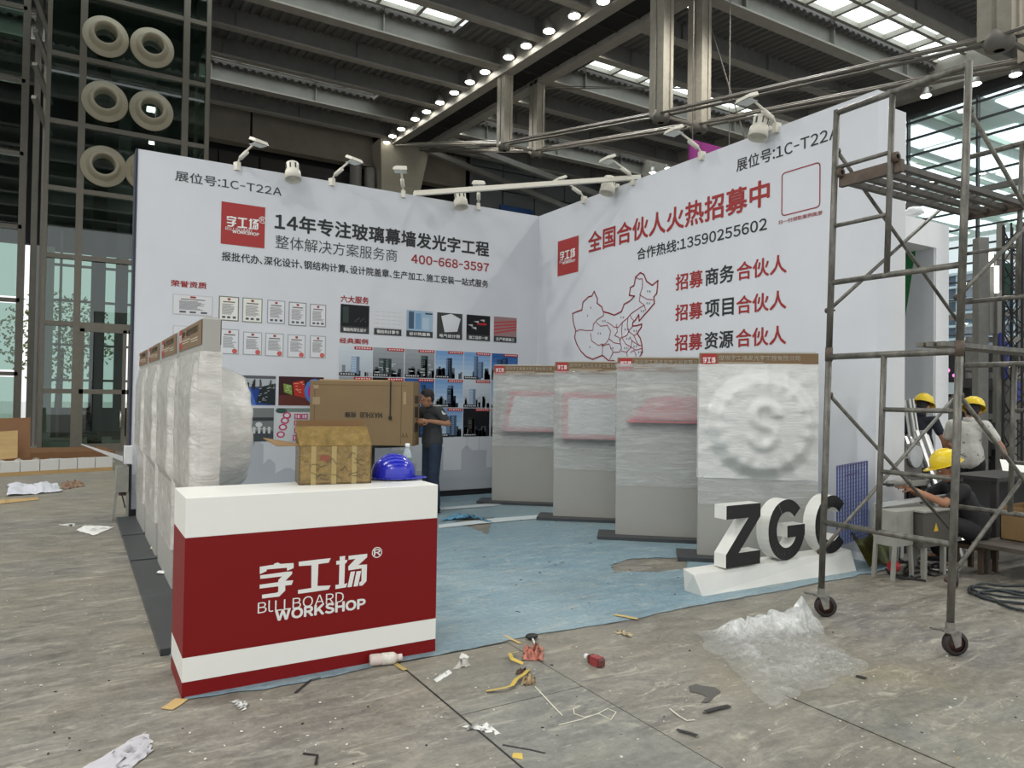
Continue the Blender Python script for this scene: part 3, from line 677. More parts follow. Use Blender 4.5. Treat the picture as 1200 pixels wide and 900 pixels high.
for i,(x0,y0,x1,y1) in enumerate(srv):
    a = P(x0,y0,1,YA); b = P(x1,y1,1,YA); u0,u1,v0,v1 = a.x,b.x,b.z,a.z; w_,h = u1-u0,v1-v0; mb = MB()
    def R4(a,b,c,d,col,o): mb.poly(rect(fA,u0+w_*a,v0+h*b,u0+w_*c,v0+h*d,o),0,c_(*col))
    bgc = [(26,28,30),(206,208,212),(150,176,196),(58,60,58),(24,24,26),(150,120,120)][i]; R4(0,0,1,1,bgc,0)
    if i == 0: R4(.08,.35,.28,.92,(52,64,60),.001); [R4(.5+k*.06,.42+.05*(k%3),.53+k*.06,.44+.05*(k%3),(120,124,120),.001) for k in range(7)]
    if i == 1: [R4(.05+.2*k,.26+.14*j,.2+.2*k,.27+.14*j,(160,150,160),.001) for k in range(5) for j in range(5)]
    if i == 2: R4(.08,.3,.28,.95,(70,90,110),.001); R4(.34,.3,.55,.9,(112,150,184),.001); R4(.6,.3,.85,.75,(172,190,206),.001); R4(.7,.88,.98,.93,(30,34,40),.001)
    if i == 3: mb.poly([fA(u0+w_*s,v0+h*t,.001) for s,t in ((.3,.25),(.8,.3),(.93,.8),(.55,.98),(.16,.86))],0,c_(206,208,212))
    if i == 4: [mb.poly([fA(u0+w_*(s+.0),v0+h*t,.001), fA(u0+w_*(s+.22),v0+h*(t-.07),.001), fA(u0+w_*(s+.2),v0+h*(t+.03),.001)],0,c_(186,188,190)) for s,t in ((.05,.6),(.3,.75),(.2,.5),(.55,.82))]; R4(.45,.62,.85,.7,(166,40,44),.002)
    if i == 5: [mb.poly([fA(u0,v0+h*(.3+.14*k),.001), fA(u1,v0+h*(.5+.11*k),.001), fA(u1,v0+h*(.56+.11*k),.001), fA(u0,v0+h*(.36+.14*k),.001)],0,c_(178,66,66)) for k in range(4)]
    R4(0,0,1,.23,(60,62,64),.004)
    wb(mb,'service_photo',PRINT,bwall)
    adopt(put_text(caps[i], WHITEINK, None, lambda u,v,o: (u,YA-.010-o,v), (u0+w_*.1,v0+h*.05,u1-w_*.1,v0+h*.18), .02), bwall)
# four wider prints on the left
def wide(px0,px1,v0,v1,bgc,items):
    u0 = P(px0,478,1,YA).x; u1 = P(px1,478,1,YA).x; w_,h = u1-u0,v1-v0; mb = MB()
    mb.poly(rect(fA,u0,v0,u1,v1),0,c_(*bgc))
    for k,(pts,col) in enumerate(items): mb.poly([fA(u0+w_*s,v0+h*t,.001+.0006*k) for s,t in pts],0,c_(*col))
    wb(mb,'case_photo',PRINT,bwall)
def rc(a,b,c,d): return ((a,b),(c,b),(c,d),(a,d))
def disc(x,y,rx,ry,n=16): return tuple((x+rx*math.cos(t*2*math.pi/n), y+ry*math.sin(t*2*math.pi/n)) for t in range(n))
zA0,zA1,zB0,zB1 = .925, 1.39, 1.43, 1.84
it = [(rc(0,0,1,.62),(38,66,140)),(((.3,0),(.62,0),(.5,.62),(.4,.62)),(74,112,186)),(((.62,.1),(1,.0),(1,.75),(.7,.62)),(34,42,48)),(rc(0,.9,1,1),(92,92,96))]
rr = random.Random(3)
for k in range(24): a = rr.uniform(0,.95); it.append((rc(a,.55,a+.03,.55+rr.uniform(.04,.35)),(rr.randint(30,90),)*3))
for k in range(16): a = rr.uniform(.65,.95); b = rr.uniform(.1,.6); it.append((rc(a,b,a+.04,b+.02),(170,180,176)))
wide(262,322.4,zB0,zB1,(176,184,188),it)
it = [(rc(0,0,1,.35),(96,50,44)),(((.1,.75),(.28,.7),(.3,.35),(.12,.45)),(120,150,70)),(((.3,.8),(.55,.88),(.6,.25),(.34,.35)),(176,52,40)),(disc(.8,.5,.24,.44),(74,120,190)),(disc(.84,.5,.2,.36),(180,40,140)),(rc(.72,.3,.98,.66),(14,12,16))]
for k in range(14): a = rr.uniform(.3,.52); b = rr.uniform(.4,.8); it.append((rc(a,b,a+.05,b+.03),(222,140,120)))
for k in range(8): a = rr.uniform(.12,.24); b = rr.uniform(.45,.68); it.append((rc(a,b,a+.04,b+.03),(196,206,150)))
wide(326,378.7,zB0,zB1,(58,30,34),it)
it = [(rc(0,0,1,.3),(70,76,80)),(rc(0,.62,1,.72),(60,62,64)),(disc(.38,.55,.1,.12),(190,56,46)),(disc(.7,.5,.07,.08),(214,216,214))]
for k in range(7): it.append((rc(.28+k*.1,.24,.33+k*.1,.44),(206,208,208))); it.append((rc(.26+k*.1,.36,.35+k*.1,.39),(206,208,208)))
wide(262,321,zA0,zA1,(120,124,124),it)
it = [(rc(0,.88,1,1),(120,136,132)),(disc(.1,.92,.12,.08),(60,86,80))]
for (x,y) in ((.1,.2),(.14,.42),(.18,.62),(.22,.78)): it += [(disc(x,y,.09,.1),(196,60,110)),(disc(x,y,.055,.06),(214,218,220))]
for (x,y) in ((.45,.75),(.6,.75),(.8,.75),(.45,.55),(.62,.52),(.8,.52),(.45,.32),(.63,.3),(.8,.3),(.42,.1),(.62,.1),(.8,.1)): it += [(rc(x-.07,y-.08,x+.07,y+.08),(196,60,110)),(rc(x-.045,y-.055,x+.045,y+.05),(214,218,220)),(rc(x-.02,y-.08,x+.0,y+.08),(196,60,110))]
wide(324,378,zA0,zA1,(206,212,214),it)

# --- skyline printed along the foot of both walls
for fn, u0, u1, par in ((fA, .66, XB, bwall), (fB, -YA, -4.35, rwall)):
    rr = random.Random(5); mb = MB(); u = u0
    while u < u1:
        w_ = rr.uniform(.12,.34); h = rr.uniform(.22,.52); w_ = min(w_, u1-u)
        if rr.random() < .18: h = rr.uniform(.62,.82)
        mb.poly(rect(fn,u,.09,u+w_,.09+h),0,c_(180,184,190))
        if rr.random() < .5: mb.poly([fn(u,.09+h,0),fn(u+w_,.09+h,0),fn(u+w_*.6,.09+h+.07,0),fn(u+w_*.4,.09+h+.07,0)],0,c_(180,184,190))
        if h > .6: mb.poly(rect(fn,u+w_*.48,.09+h,u+w_*.52,.09+h+.22),0,c_(180,184,190))
        u += w_
    mb.poly(rect(fn,u0,.09,u1,.3,.001),0,c_(176,180,186))
    wb(mb,'skyline_print',PRINT,par)

# --- code frame (code left out) and map outline on the right wall
def stroke(pts, wd, mb, col, fn=fB, o=.001):
    for a, b in zip(pts[:-1], pts[1:]):
        d = Vector((b[0]-a[0], b[1]-a[1])); 
        if d.length < 1e-6: continue
        n = Vector((-d.y, d.x)).normalized()*wd/2; e = d.normalized()*wd*.3
        mb.poly([fn(a[0]-n.x-e.x,a[1]-n.y-e.y,o), fn(b[0]-n.x+e.x,b[1]-n.y+e.y,o), fn(b[0]+n.x+e.x,b[1]+n.y+e.y,o), fn(a[0]+n.x-e.x,a[1]+n.y-e.y,o)],0,col)
mb = MB(); u0,v0,u1,v1 = -P(916.5,230,0,XB).y, P(917,253,0,XB).z, -P(961,220,0,XB).y, P(961,190,0,XB).z
r_ = .04; pts = []
for cx, cz, t0 in ((u1-r_,v1-r_,0),(u0+r_,v1-r_,90),(u0+r_,v0+r_,180),(u1-r_,v0+r_,270)):
    for k in range(4): t = math.radians(t0+k*30); pts.append((cx+r_*math.cos(t), cz+r_*math.sin(t)))
stroke(pts+[pts[0]], .012, mb, c_(150,44,50)); wb(mb,'code_frame',PRINT,rwall)
def mp(pts): return [(-P(665+x/8.1818,315+y/8.1818,0,XB).y, P(665+x/8.1818,315+y/8.1818,0,XB).z) for x, y in pts]
OUT = [(85,600),(70,560),(55,500),(50,430),(90,412),(140,395),(150,320),(205,268),(235,262),(258,215),(272,250),(290,290),(285,330),(330,365),(345,412),(400,425),(450,445),(520,410),(545,340),(600,310),(645,262),(595,255),(605,180),(640,160),(655,80),(700,38),(735,55),(760,120),(815,158),(870,112),(858,235),(830,270),(835,330),(790,385),(740,440),(690,500),(685,440),(650,495),(628,515),(625,550),(665,545),(715,530),(710,560),(670,620),(700,665),(715,730),(720,800),(690,850),(640,880),(560,905),(480,900),(440,880),(400,885),(350,840),(335,830),(245,868),(180,840),(130,790),(90,720),(70,660),(80,600)]
INN = [[(85,600),(120,583),(180,592),(245,590)],[(245,590),(250,530),(290,485),(345,450),(350,412)],[(280,515),(320,550),(385,540),(415,600),(400,670),(370,715),(330,735)],[(225,620),(232,690),(300,735),(340,720),(335,830)],[(380,510),(420,535),(450,560),(490,560),(530,510),(580,470),(610,430),(640,410),(700,370),(740,350)],
 [(700,250),(690,310),(740,350),(750,400)],[(720,100),(720,180),(695,250),(760,290),(835,300)],[(470,530),(480,600),(455,640),(500,660)],[(530,510),(520,580),(525,650),(500,690)],[(580,470),(575,540),(590,600),(570,640),(525,660)],[(590,600),(640,640),(670,620)],[(640,540),(600,580),(590,610)],[(525,660),(560,720),(610,750),(620,690),(600,650)],[(400,670),(450,710),(510,720),(500,660)],[(340,740),(400,720),(440,800),(400,880)],[(440,800),(500,800),(520,760),(510,720)],[(520,790),(570,800),(610,750),(660,780),(720,760)],[(570,800),(580,870)],[(610,800),(640,780),(660,830),(640,880)],[(620,690),(680,730),(715,740)],[(640,640),(660,690),(690,740)],[(600,440),(620,480),(640,500)],[(655,80),(690,100),(720,95)]]
mb = MB(); stroke(mp(OUT), .021, mb, c_(140,52,60))
for s in INN: stroke(mp(s), .012, mb, c_(150,70,78), o=.0015)
for (x,y) in ((225,372),(195,450),(340,500),(295,620),(215,750),(415,760),(515,465),(555,580),(570,670),(640,595),(550,760),(640,745),(770,215),(765,330),(710,405),(685,800)):
    for k in range(2 if x > 240 else 1): stroke(mp([(x+k*22,y-5),(x+k*22,y+6)]), .02, mb, c_(120,122,126))
wb(mb,'map_outline',PRINT,rwall)

# ------------------------------------------------------------------ booth lamps and corner bar
WPL = mat('lamp_white', (214,210,196), .4)
def floodlight():
    t = thing('arm_floodlight', 'x', 'lamp')                    # local: wall behind at +y, sticks out to -y
    mb = MB(); mb.box(-.03,-.03,-.07,.03,.05,.04); mb.build('clamp', WPL, t)
    mb = MB(); mb.tube([(0,0,.02),(0,-.06,.10),(0,-.40,.26)], .014, 8); mb.build('arm', WPL, t, smooth=True)
    mb = MB(); mb.tube([(0,-.06,.085),(0,-.2,.15)], .03, 8); mb.build('ballast', WPL, t, smooth=True)
    mb = MB(); mb.hexa([(-.11,-.52,.20),(.11,-.52,.20),(.09,-.34,.27),(-.09,-.34,.27),(-.10,-.50,.25),(.10,-.50,.25),(.08,-.36,.31),(-.08,-.36,.31)]); mb.build('head', WPL, t, bevel=.008)
    mb = MB(); mb.box(-.09,-.5,.196,.09,-.36,.2); g = mb.build('lamp_glass', mat('lamp_lens',(200,204,200),.15), t); g.rotation_euler=(0,0,0)
    return t
def drum():
    t = thing('drum_spotlight', 'x', 'lamp')
    mb = MB(); mb.box(-.03,-.02,-.02,.03,.06,.05); mb.build('clamp', WPL, t)
    M = Matrix.Translation((0,-.13,-.02)) @ Matrix.Rotation(math.radians(-14), 4, 'X')
    mb = MB(); mb.lathe([(.001,.15),(.085,.15),(.09,.13),(.09,.03),(.105,.02),(.115,-.1),(.10,-.1),(.095,-.05),(.001,-.05)], 22, M); mb.build('drum', WPL, t, smooth=True)
    for k in range(8):
        a = k*math.pi/4+.2; mb = MB(); mb.bar(M @ Vector((.091*math.cos(a),.091*math.sin(a),.045)), M @ Vector((.091*math.cos(a),.091*math.sin(a),.12)), .02, .006); mb.build('vent_slot', GREYINK, t)
    return t
fp, dp = floodlight(), drum(); used = set()
def place(proto, loc, rot, label, group):
    t = proto if id(proto) not in used else copy_tree(proto); used.add(id(proto))
    t.location = loc; t.rotation_euler = (0,0,rot); t['label'] = label; t['group'] = group; return t
OA = ['nearest the left end of the back wall, above the booth number','above the middle of the back wall between the two drum lamps','right of the pale concrete column above the back wall','last before the booth corner on the back wall']
gA = 'white arm floodlights along the booth wall tops'
for q, s in zip(((278,197),(389,211),(472,228),(560,241)), OA):
    p_ = P(q[0],q[1],1,YA); place(fp, (p_.x, YA-.02, HB), .45 if q[0] < 400 else -.5, 'white arm floodlight '+s, gA)
for q, s in zip(((685,235),(743,212),(823,183),(911,150)), ('on the right wall nearest the booth corner','where the white corner bar meets the right wall','below the purple hanging banner','nearest the booth number on the right wall')):
    p_ = P(q[0],q[1],0,XB); place(fp, (XB-.02, p_.y, HB), -math.pi/2-.1, 'white arm floodlight '+s, gA)
gD = 'white drum spotlights along the booth wall tops'
for q, s in (((340,206),'left of the two on the back wall, right of the booth number'),((535,240),'right of the two on the back wall, under the corner bar')):
    p_ = P(q[0],q[1],1,YA); place(dp, (p_.x, YA-.02, HB), 0, 'white drum spotlight '+s, gD)
for q, s in (((722,221),'on the right wall beside the corner bar'),((900,155),'on the right wall above the booth number')):
    p_ = P(q[0],q[1],0,XB); place(dp, (XB-.02, p_.y, HB), -math.pi/2, 'white drum spotlight '+s, gD)
cb = thing('corner_bar', 'white aluminium bar spanning the booth corner between the wall tops', 'bar', (4.55,YA,HB))
mb = MB(); mb.bar((4.50,YA+.05,HB+.03),(XB+.05,7.9,HB+.03),.06,.05); wb(mb,'rail',WPL,cb)
mb = MB(); mb.bar((4.50,YA+.05,HB+.075),(XB+.05,7.9,HB+.062),.02,.02); wb(mb,'rail_lip',WPL,cb)

# ------------------------------------------------------------------ blue protective film on the booth floor
rr = random.Random(2)
SH = [[FL(*q) for q in s] for s in (((714,663),(735,656),(775,654),(806,655),(803,668),(760,671),(722,671)),((530,612),(560,607),(580,606),(574,613),(573,627),(560,622),(545,617)),((560,706),(556,616),(574,630)))]
def inpoly(x, y, pg):
    c = False; n = len(pg)
    for i in range(n):
        a, b = pg[i], pg[i-1]
        if (a.y > y) != (b.y > y) and x < (b.x-a.x)*(y-a.y)/(b.y-a.y)+a.x: c = not c
    return c
def film(u, v):
    x = .53+(XB-.53)*u; y0 = 4.08+.06*noise.noise((x*1.3,0,0))+.03*noise.noise((x*6,3,0)); y = y0+(YA-.05-y0)*v
    return (x, y, .0045+.003*abs(noise.noise((x*3,y*3,1)))+.006*max(0, noise.noise((x*1.1,y*5,4))-.2))
NU, NV = 210, 210
def holes(u, v):
    x, y, _ = film(u, v); j = .05*noise.noise((x*9,y*9,0))
    return any(inpoly(x+j, y+j, s) for s in SH[:2])
m = floor_material('blue_film', (126,154,167), (156,178,185), (100,132,148), (144,162,164), white=True, rough=(.3,.55))
mb = MB(); mb.grid(NU, NV, film, skip=holes)
tag(mb.build('floor_film', m, smooth=True), 'blue protective film covering the booth floor, torn in places', 'floor film')
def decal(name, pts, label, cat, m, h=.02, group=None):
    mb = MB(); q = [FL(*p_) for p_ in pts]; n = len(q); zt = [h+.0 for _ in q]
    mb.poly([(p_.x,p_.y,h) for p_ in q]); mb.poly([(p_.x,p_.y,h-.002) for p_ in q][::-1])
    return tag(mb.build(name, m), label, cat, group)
STREAK = mat('light_streak_white', (206,214,216), .45)  # bright light streaks on the film, laid as flat white strips
for pts, l in ((((514,596),(514,599),(575,594),(600,590),(572,591)),'thin white strip standing for a light streak on the blue film, nearer the back wall'),(((514,616),(514,620),(560,615),(636,608),(636,604),(572,609)),'long white strip standing for a light streak on the blue film reaching the second wrapped panel')):
    decal('tape_or_light_strip', pts, l, 'tape', STREAK, .012)
# ------------------------------------------------------------------ counter
CW_ = mat('counter_white', (226,226,220), .35, noise_amt=.015, noise_scale=2); CR = mat('counter_red', (118,10,12), .5, spec=.25)
ct = thing('reception_counter', 'red and white reception counter with the workshop logo on its front', 'counter', (1.24,4.4,0))
x0,x1,y0,y1 = .515,1.968,4.145,4.635
for z0,z1,m,n in ((0,.081,CR,'red_band'),(.081,.208,CW_,'white_band'),(.208,.832,CR,'red_panel'),(.832,1.042,CW_,'counter_top')):
    mb = MB(); mb.box(x0,y0,z0+.0004,x1,y1,z1); wb(mb,n,m,ct,bevel=.003 if n=='counter_top' else 0)
fC = lambda u,v,o: (u, YC-.002-o, v)
LW = mat('logo_white', (220,220,216), .5)
adopt(logo_mesh(fC, LX0,LZ0,LX1,LZ1).build('logo_strokes',LW), ct)
def boxC(L,R_,B,T): return (P(*L,1,YC).x, P(*B,1,YC).z, P(*R_,1,YC).x, P(*T,1,YC).z)
fC2 = lambda u,v,o: (u, YC-.003-o, v)
def thin_text(): 
    b = boxC((302,715),(402.5,700),(306,718.5),(300+60,698)); return b
bb = (P(302,710,1,YC).x, P(304,718.8,1,YC).z, P(402.8,700,1,YC).x, P(304,705,1,YC).z)
adopt(put_text('BlLLBOARD', LW, None, fC, bb, 0), ct)
bb = (P(322,720,1,YC).x, P(326,727.5,1,YC).z, P(428.3,708,1,YC).x, P(326,714.5,1,YC).z)
adopt(put_text('WORKSHOP', LW, None, fC2, bb, .06), ct)
bb = (P(438,647,1,YC).x, P(441,651,1,YC).z, P(446,647,1,YC).x, P(441,643.5,1,YC).z)
adopt(put_text('R', LW, None, fC, bb, .03), ct)
mb = MB(); cc = P(441.7,647.3,1,YC); 
for k in range(28):
    a = 2*math.pi*k/28; b = 2*math.pi*(k+1)/28
    mb.quad(*[(cc.x+r_*math.cos(t),YC-.002,cc.z+r_*math.sin(t)) for r_,t in ((.027,a),(.032,a),(.032,b),(.027,b))])
wb(mb,'mark_ring',LW,ct)

# ------------------------------------------------------------------ wrapped display panels
PAN = mat('panel_grey', (158,157,151), .45, noise_amt=.03, noise_scale=2); PEND = mat('panel_edge', (176,176,168), .4)
BASE = mat('panel_base', (56,59,61), .4); HEAD = mat('header_brown', (116,92,62), .5)
FW = film_material('film_white', (216,218,215), .80, .98, (.9,.9,4.5), .16, .35)
FC = film_material('film_clear', (216,220,219), .16, .62, (.7,.7,6.0), .07, .55)
FS = film_material('film_side', (222,219,212), .55, .92, (1.1,1.1,3.0), .10, .45)
PINK = mat('sign_pink', (186,120,124), .5); SGW = mat('sign_pale', (196,198,198), .5)
def sstep(a, b, x): t = max(0., min(1., (x-a)/(b-a))); return t*t*(3-2*t)
def standee(label, group, loc, rot, W=1.12, z0=.85, z1=1.95, front=None, back=None, film=FC, seed=1, sign=None, second=None, textside=('front',), base=(-.2,-.16,.12,.16)):
    t = thing('display_panel', label, 'display panel', loc, rot, group); T = .11; H = 2.07
    mb = MB(); mb.box(0,0,.04,W,T,H,0); mb.build('panel', PAN, t, bevel=.004)
    mb = MB(); mb.box(.02,.02,H,W-.02,T-.02,H+.012,0); mb.build('top_cap', PEND, t)
    mb = MB(); mb.box(base[0],base[1],0,W+base[2],T+base[3],.045); mb.build('base_plate', BASE, t, bevel=.003)
    for side in textside:
        yy = -.003 if side == 'front' else T+.003; sgn = 1 if side == 'front' else -1
        fx = (lambda u,v,o: (u, yy-.001-o, v)) if side == 'front' else (lambda u,v,o: (W-u, yy+.001+o, v))
        mb = MB(); mb.poly(rect(fx,.0,H-.165,W,H-.005)); mb.build('header_strip', HEAD, t)
        mb = MB(); mb.poly(rect(fx,.02,H-.15,.17,H-.01,.001)); mb.build('header_logo', RED, t)
        o = logo_mesh(lambda u,v,o: fx(u,v,.0025), .035,H-.10,.155,H-.045).build('logo_strokes', WHITEINK); o.parent = t
        o = put_text('深圳字工场发光字工程有限公司', mat('cream_ink',(214,206,186),.5), t, lambda u,v,o: fx(u,v,.002), (.19,H-.075,W-.17 if W > .9 else W-.05,H-.025), .02)
        mb = MB()
        for k, (a, b) in enumerate(((.19,.62),(.19,.55),(.64,W-.16),(.68,W-.16))): mb.poly(rect(fx,a,H-.1-.017*(k%2)-.012*(k>1),b,H-.095-.017*(k%2)-.012*(k>1),.002))
        mb.build('small_print', MATS['cream_ink'], t)
    if sign: sign(t, W, T)
    nz = 56; nf, ne = 56, 4; mb = MB()
    def per(u):                                            # around the panel: front, right end, back, left end
        s = u*(2*nf+2*ne)
        if s <= nf: return 'f', s/nf
        s -= nf
        if s <= ne: return 'r', s/ne
        s -= ne
        if s <= nf: return 'b', s/nf
        return 'l', (s-nf)/ne
    def fn(u, v):
        k, s = per(u if u < 1 else 0); z = z0+(z1-z0)*v
        zz = z + .012*noise.noise((s*6, seed, v*2)) if v in (0, 1) else z
        g = .012 + .006*noise.noise((s*5+seed, z*9, 3)) + .004*noise.noise((s*16, z*22, seed))
        if k == 'f': d = front(s*W, z) if front else 0; return (s*W, -g-d, zz)
        if k == 'b': d = back(W-s*W, z) if back else 0; return (W-s*W, T+g+d, zz)
        if k == 'r': return (W+g, s*T, zz)
        return (-g, T-s*T, zz)
    mb.grid(2*nf+2*ne, nz, fn); mb.build('stretch_film', film, t, smooth=True)
    if second:
        za, zb_ = second; mb = MB(); mb.grid(40, 16, lambda u,v: (u*W*1.002, -.008-.004*abs(noise.noise((u*7, v*9, seed))), za+(zb_-za)*v+.01*noise.noise((u*4,seed,0)))); mb.build('loose_film', FC, t, smooth=True)
    return t
def bump_disc(cx, cz, r, dep, n=18, amp=1.0):
    def f(x, z):
        dx, dz = x-cx, z-cz; q = math.hypot(dx, dz); a = math.atan2(dz, dx)
        base = dep*(1-sstep(r*.90, r*1.22, q))
        rad = .010*amp*math.sin(a*n+1.5*noise.noise((a*2,0,0)))*sstep(r*.65, r, q)*(1-sstep(r*1.1, r*1.7, q))
        s = .0
        if q < r*.7:                                        # raised S-like glyph under the film
            u, w_ = dx/(r*.7), dz/(r*.7)
            d1 = abs(math.hypot(u-.05, w_-.3)-.32) if (w_ > .28 or u < .05) else 9
            d2 = abs(math.hypot(u+.02, w_+.33)-.32) if (w_ < -.3 or u > 0) else 9
            s = .05*(1-sstep(.03, .24, min(d1, d2)))
        return max(0, base+rad+s*amp)
    return f
def bump_box(xa, xb, za, zb_, dep, soft=.13):
    def f(x, z): return dep*sstep(xa-soft, xa+.02, x)*(1-sstep(xb-.02, xb+soft, x))*sstep(za-soft*.6, za+.02, z)*(1-sstep(zb_-.02, zb_+soft*1.6, z))
    return f
def sign_box(xa, xb, za, zb_, dep, m, skew=0, name='sign_box'):
    def f(t, W, T):
        mb = MB(); mb.hexa([(xa-skew,-dep,za),(xb-skew*.5,-dep,za),(xb-skew*.5,0,za),(xa-skew,0,za),(xa+skew,-dep,zb_),(xb,-dep,zb_),(xb,0,zb_),(xa+skew,0,zb_)]); mb.build(name, m, t, bevel=.01)
        mb = MB(); mb.hexa([(xa+.07-skew,-dep-.004,za+.07),(xb-.07,-dep-.004,za+.07),(xb-.07,-dep+.01,za+.07),(xa+.07-skew,-dep+.01,za+.07),(xa+.07+skew,-dep-.004,zb_-.07),(xb-.07,-dep-.004,zb_-.07),(xb-.07,-dep+.01,zb_-.07),(xa+.07+skew,-dep+.01,zb_-.07)]); mb.build('sign_face', SGW, t)
    return f
gR = 'wrapped display panels standing in front of the right booth wall'
def sign3(t, W, T):
    mb = MB(); pts = [(.12,1.33),(.2,1.42),(.34,1.58),(.5,1.63),(.95,1.63),(1.02,1.5),(1.02,1.33)]; n = len(pts)
    mb.poly([(x,-.1,z) for x,z in pts]); 
    for i in range(n): a = pts[i]; b = pts[(i+1)%n]; mb.quad((a[0],0,a[1]),(b[0],0,b[1]),(b[0],-.1,b[1]),(a[0],-.1,a[1]))
    mb.build('sign_box', PINK, t)
A40 = math.radians(-40)
standee('wrapped grey display panel farthest back, pale sign with pink left edge under clear film', gR, (5.40,9.50,.0), A40, 1.05, .98, 1.96, bump_box(.15,.98,1.08,1.68,.10), None, FC, 3, sign_box(.22,1.0,1.08,1.68,.10,PINK,.05), (.86,1.0))
standee('wrapped grey display panel second from the back, square pink edged sign under clear film', gR, (5.42,7.90,.0), A40, 1.1, .92, 1.95, bump_box(.10,1.0,1.06,1.66,.11), None, FC, 5, sign_box(.12,1.0,1.06,1.66,.11,PINK), (.66,.94))
standee('wrapped grey display panel with a pinkish curved sign and a long film skirt below it', gR, (5.34,6.52,.0), A40, 1.12, .98, 2.0, bump_box(.2,1.0,1.36,1.62,.12), None, FC, 7, sign3, (.60,1.0))
standee('nearest wrapped panel by the white letters with a large film covered disc', gR, (5.39,5.29,.0), math.radians(-42), 1.13, .82, 1.96, bump_disc(.60,1.36,.45,.15), None, FW, 9, None, (.55,.84))
gL = 'wrapped display panels in a row along the left aisle'
for i, (y, s) in enumerate(((4.96,'nearest wrapped panel of the left row, bulging film beside the counter'),(6.3,'second wrapped panel of the left row, behind the bulging nearest one'),(7.65,'third wrapped panel of the left row, grey film on its aisle side'),(9.0,'last wrapped panel of the left row, nearest the booth back wall'))):
    standee(s, gL, (.80,y,.05*0+.0), math.pi/2, 1.15 if i == 0 else 1.1, .42 if i == 0 else .35, 1.86, bump_disc(.58,1.33,.42,.24,14,.6), bump_box(.12,1.0,.95,1.66,.035), FS, 20+i, None, None, ('front','back'), (-.1,-.1,.09,.21))

# ------------------------------------------------------------------ ZGC sign on its plinth
zg = thing('letter_sign', 'white plinth carrying the black faced letters ZGC beside the scaffold', 'sign', (5.4,4.3,0))
MW = mat('sign_white', (216,216,210), .5, noise_amt=.03, noise_scale=4); MK = mat('letter_black', (24,24,26), .35)
mb = MB(); mb.hexa([(4.40,4.255,0),(6.36,4.20,0),(6.36,4.46,0),(4.40,4.46,0),(4.34,4.30,.175),(6.42,4.30,.175),(6.38,4.44,.195),(4.36,4.44,.195)]); wb(mb,'plinth',MW,zg,bevel=.004)
def letter(outer, name='letter'):
    """outer: list of convex quads in (x,z); white body with black face"""
    mb = MB(); yb = 4.40
    for qi, q in enumerate(outer):
        n = len(q); ya = 4.27-.0003*(qi % 7)-(.002 if n == 4 and abs(q[0][0]-q[1][0]) > .2 and len(outer) > 10 else 0); mb.poly([(x,ya,z) for x,z in q], 1); mb.poly([(x,yb,z) for x,z in q][::-1], 0)
        for i in range(n): a = q[i]; b = q[(i+1)%n]; mb.quad((a[0],yb,a[1]),(b[0],yb,b[1]),(b[0],ya,b[1]),(a[0],ya,a[1]),0)
    wb(mb, name, [MW, MK], zg)
def wall_only_quads(poly): return poly
z0_, z1_ = .195, .715
def Zl(x0, x1):
    t = .115; letter([[(x0,z0_),(x1,z0_),(x1,z0_+t),(x0,z0_+t)], [(x0,z1_-t),(x1,z1_-t),(x1,z1_),(x0,z1_)], [(x0,z0_+t*.98),(x0+.15,z0_+t*.98),(x1,z1_-t*.98),(x1-.15,z1_-t*.98)]])
def arc(cx, cz, rx, rz, t, a0, a1, n=26):
    out = []
    for k in range(n):
        a = math.radians(a0+(a1-a0)*k/n); b = math.radians(a0+(a1-a0)*(k+1)/n)
        out.append([(cx+(rx-t)*math.cos(a),cz+(rz-t)*math.sin(a)),(cx+rx*math.cos(a),cz+rz*math.sin(a)),(cx+rx*math.cos(b),cz+rz*math.sin(b)),(cx+(rx-t)*math.cos(b),cz+(rz-t)*math.sin(b))])
    return out
cz = (z0_+z1_)/2; hz = (z1_-z0_)/2
Zl(4.68, 5.10)
letter(arc(5.445,cz,.245,hz+.01,.11,42,348,28)+[[(5.45,cz-.07),(5.69,cz-.07),(5.69,cz+.035),(5.45,cz+.035)]])
letter(arc(6.08,cz,.245,hz+.01,.11,42,318))

# ------------------------------------------------------------------ things on the counter
CARD = mat('cardboard', (132,104,68), .75, noise_amt=.1, noise_scale=5, bump=.1); CARD2 = mat('taped_cardboard', (128,106,62), .2, noise_amt=.30, noise_scale=22, bump=.35, bump_scale=30); CARDI = mat('cardboard_inside', (122,92,58), .8)
cz0 = 1.0435
a = P(341,565,2,cz0); 
bx = thing('cardboard_box', 'open battered brown cardboard box wrapped in tape on the counter', 'box', (0,0,0))
p0 = P(350,568.5,2,cz0); p1 = P(435,566,2,cz0); d = (p1-p0); d.z = 0; W_ = d.length; d.normalize(); nrm = Vector((-d.y,d.x,0)); D_ = .26
def bp(s, t, z): return p0 + d*s + nrm*t + Vector((0,0,z))
H_ = .245*W_/.46*1.0; print('box', p0, p1, W_, H_)
H_ = .235
bx.location = (p0+d*W_/2+nrm*D_/2); bx.location.z = cz0
mb = MB()
for (s0,s1,t0,t1) in ((0,W_,0,.008),(0,W_,D_-.008,D_),(0,.008,0,D_),(W_-.008,W_,0,D_)):
    mb.hexa([bp(s0,t0,0),bp(s1,t0,0),bp(s1,t1,0),bp(s0,t1,0),bp(s0,t0,H_),bp(s1,t0,H_),bp(s1,t1,H_),bp(s0,t1,H_)])
mb.hexa([bp(0,0,0),bp(W_,0,0),bp(W_,D_,0),bp(0,D_,0),bp(0,0,.01),bp(W_,0,.01),bp(W_,D_,.01),bp(0,D_,.01)]); wb(mb,'carton_body',CARD2,bx)
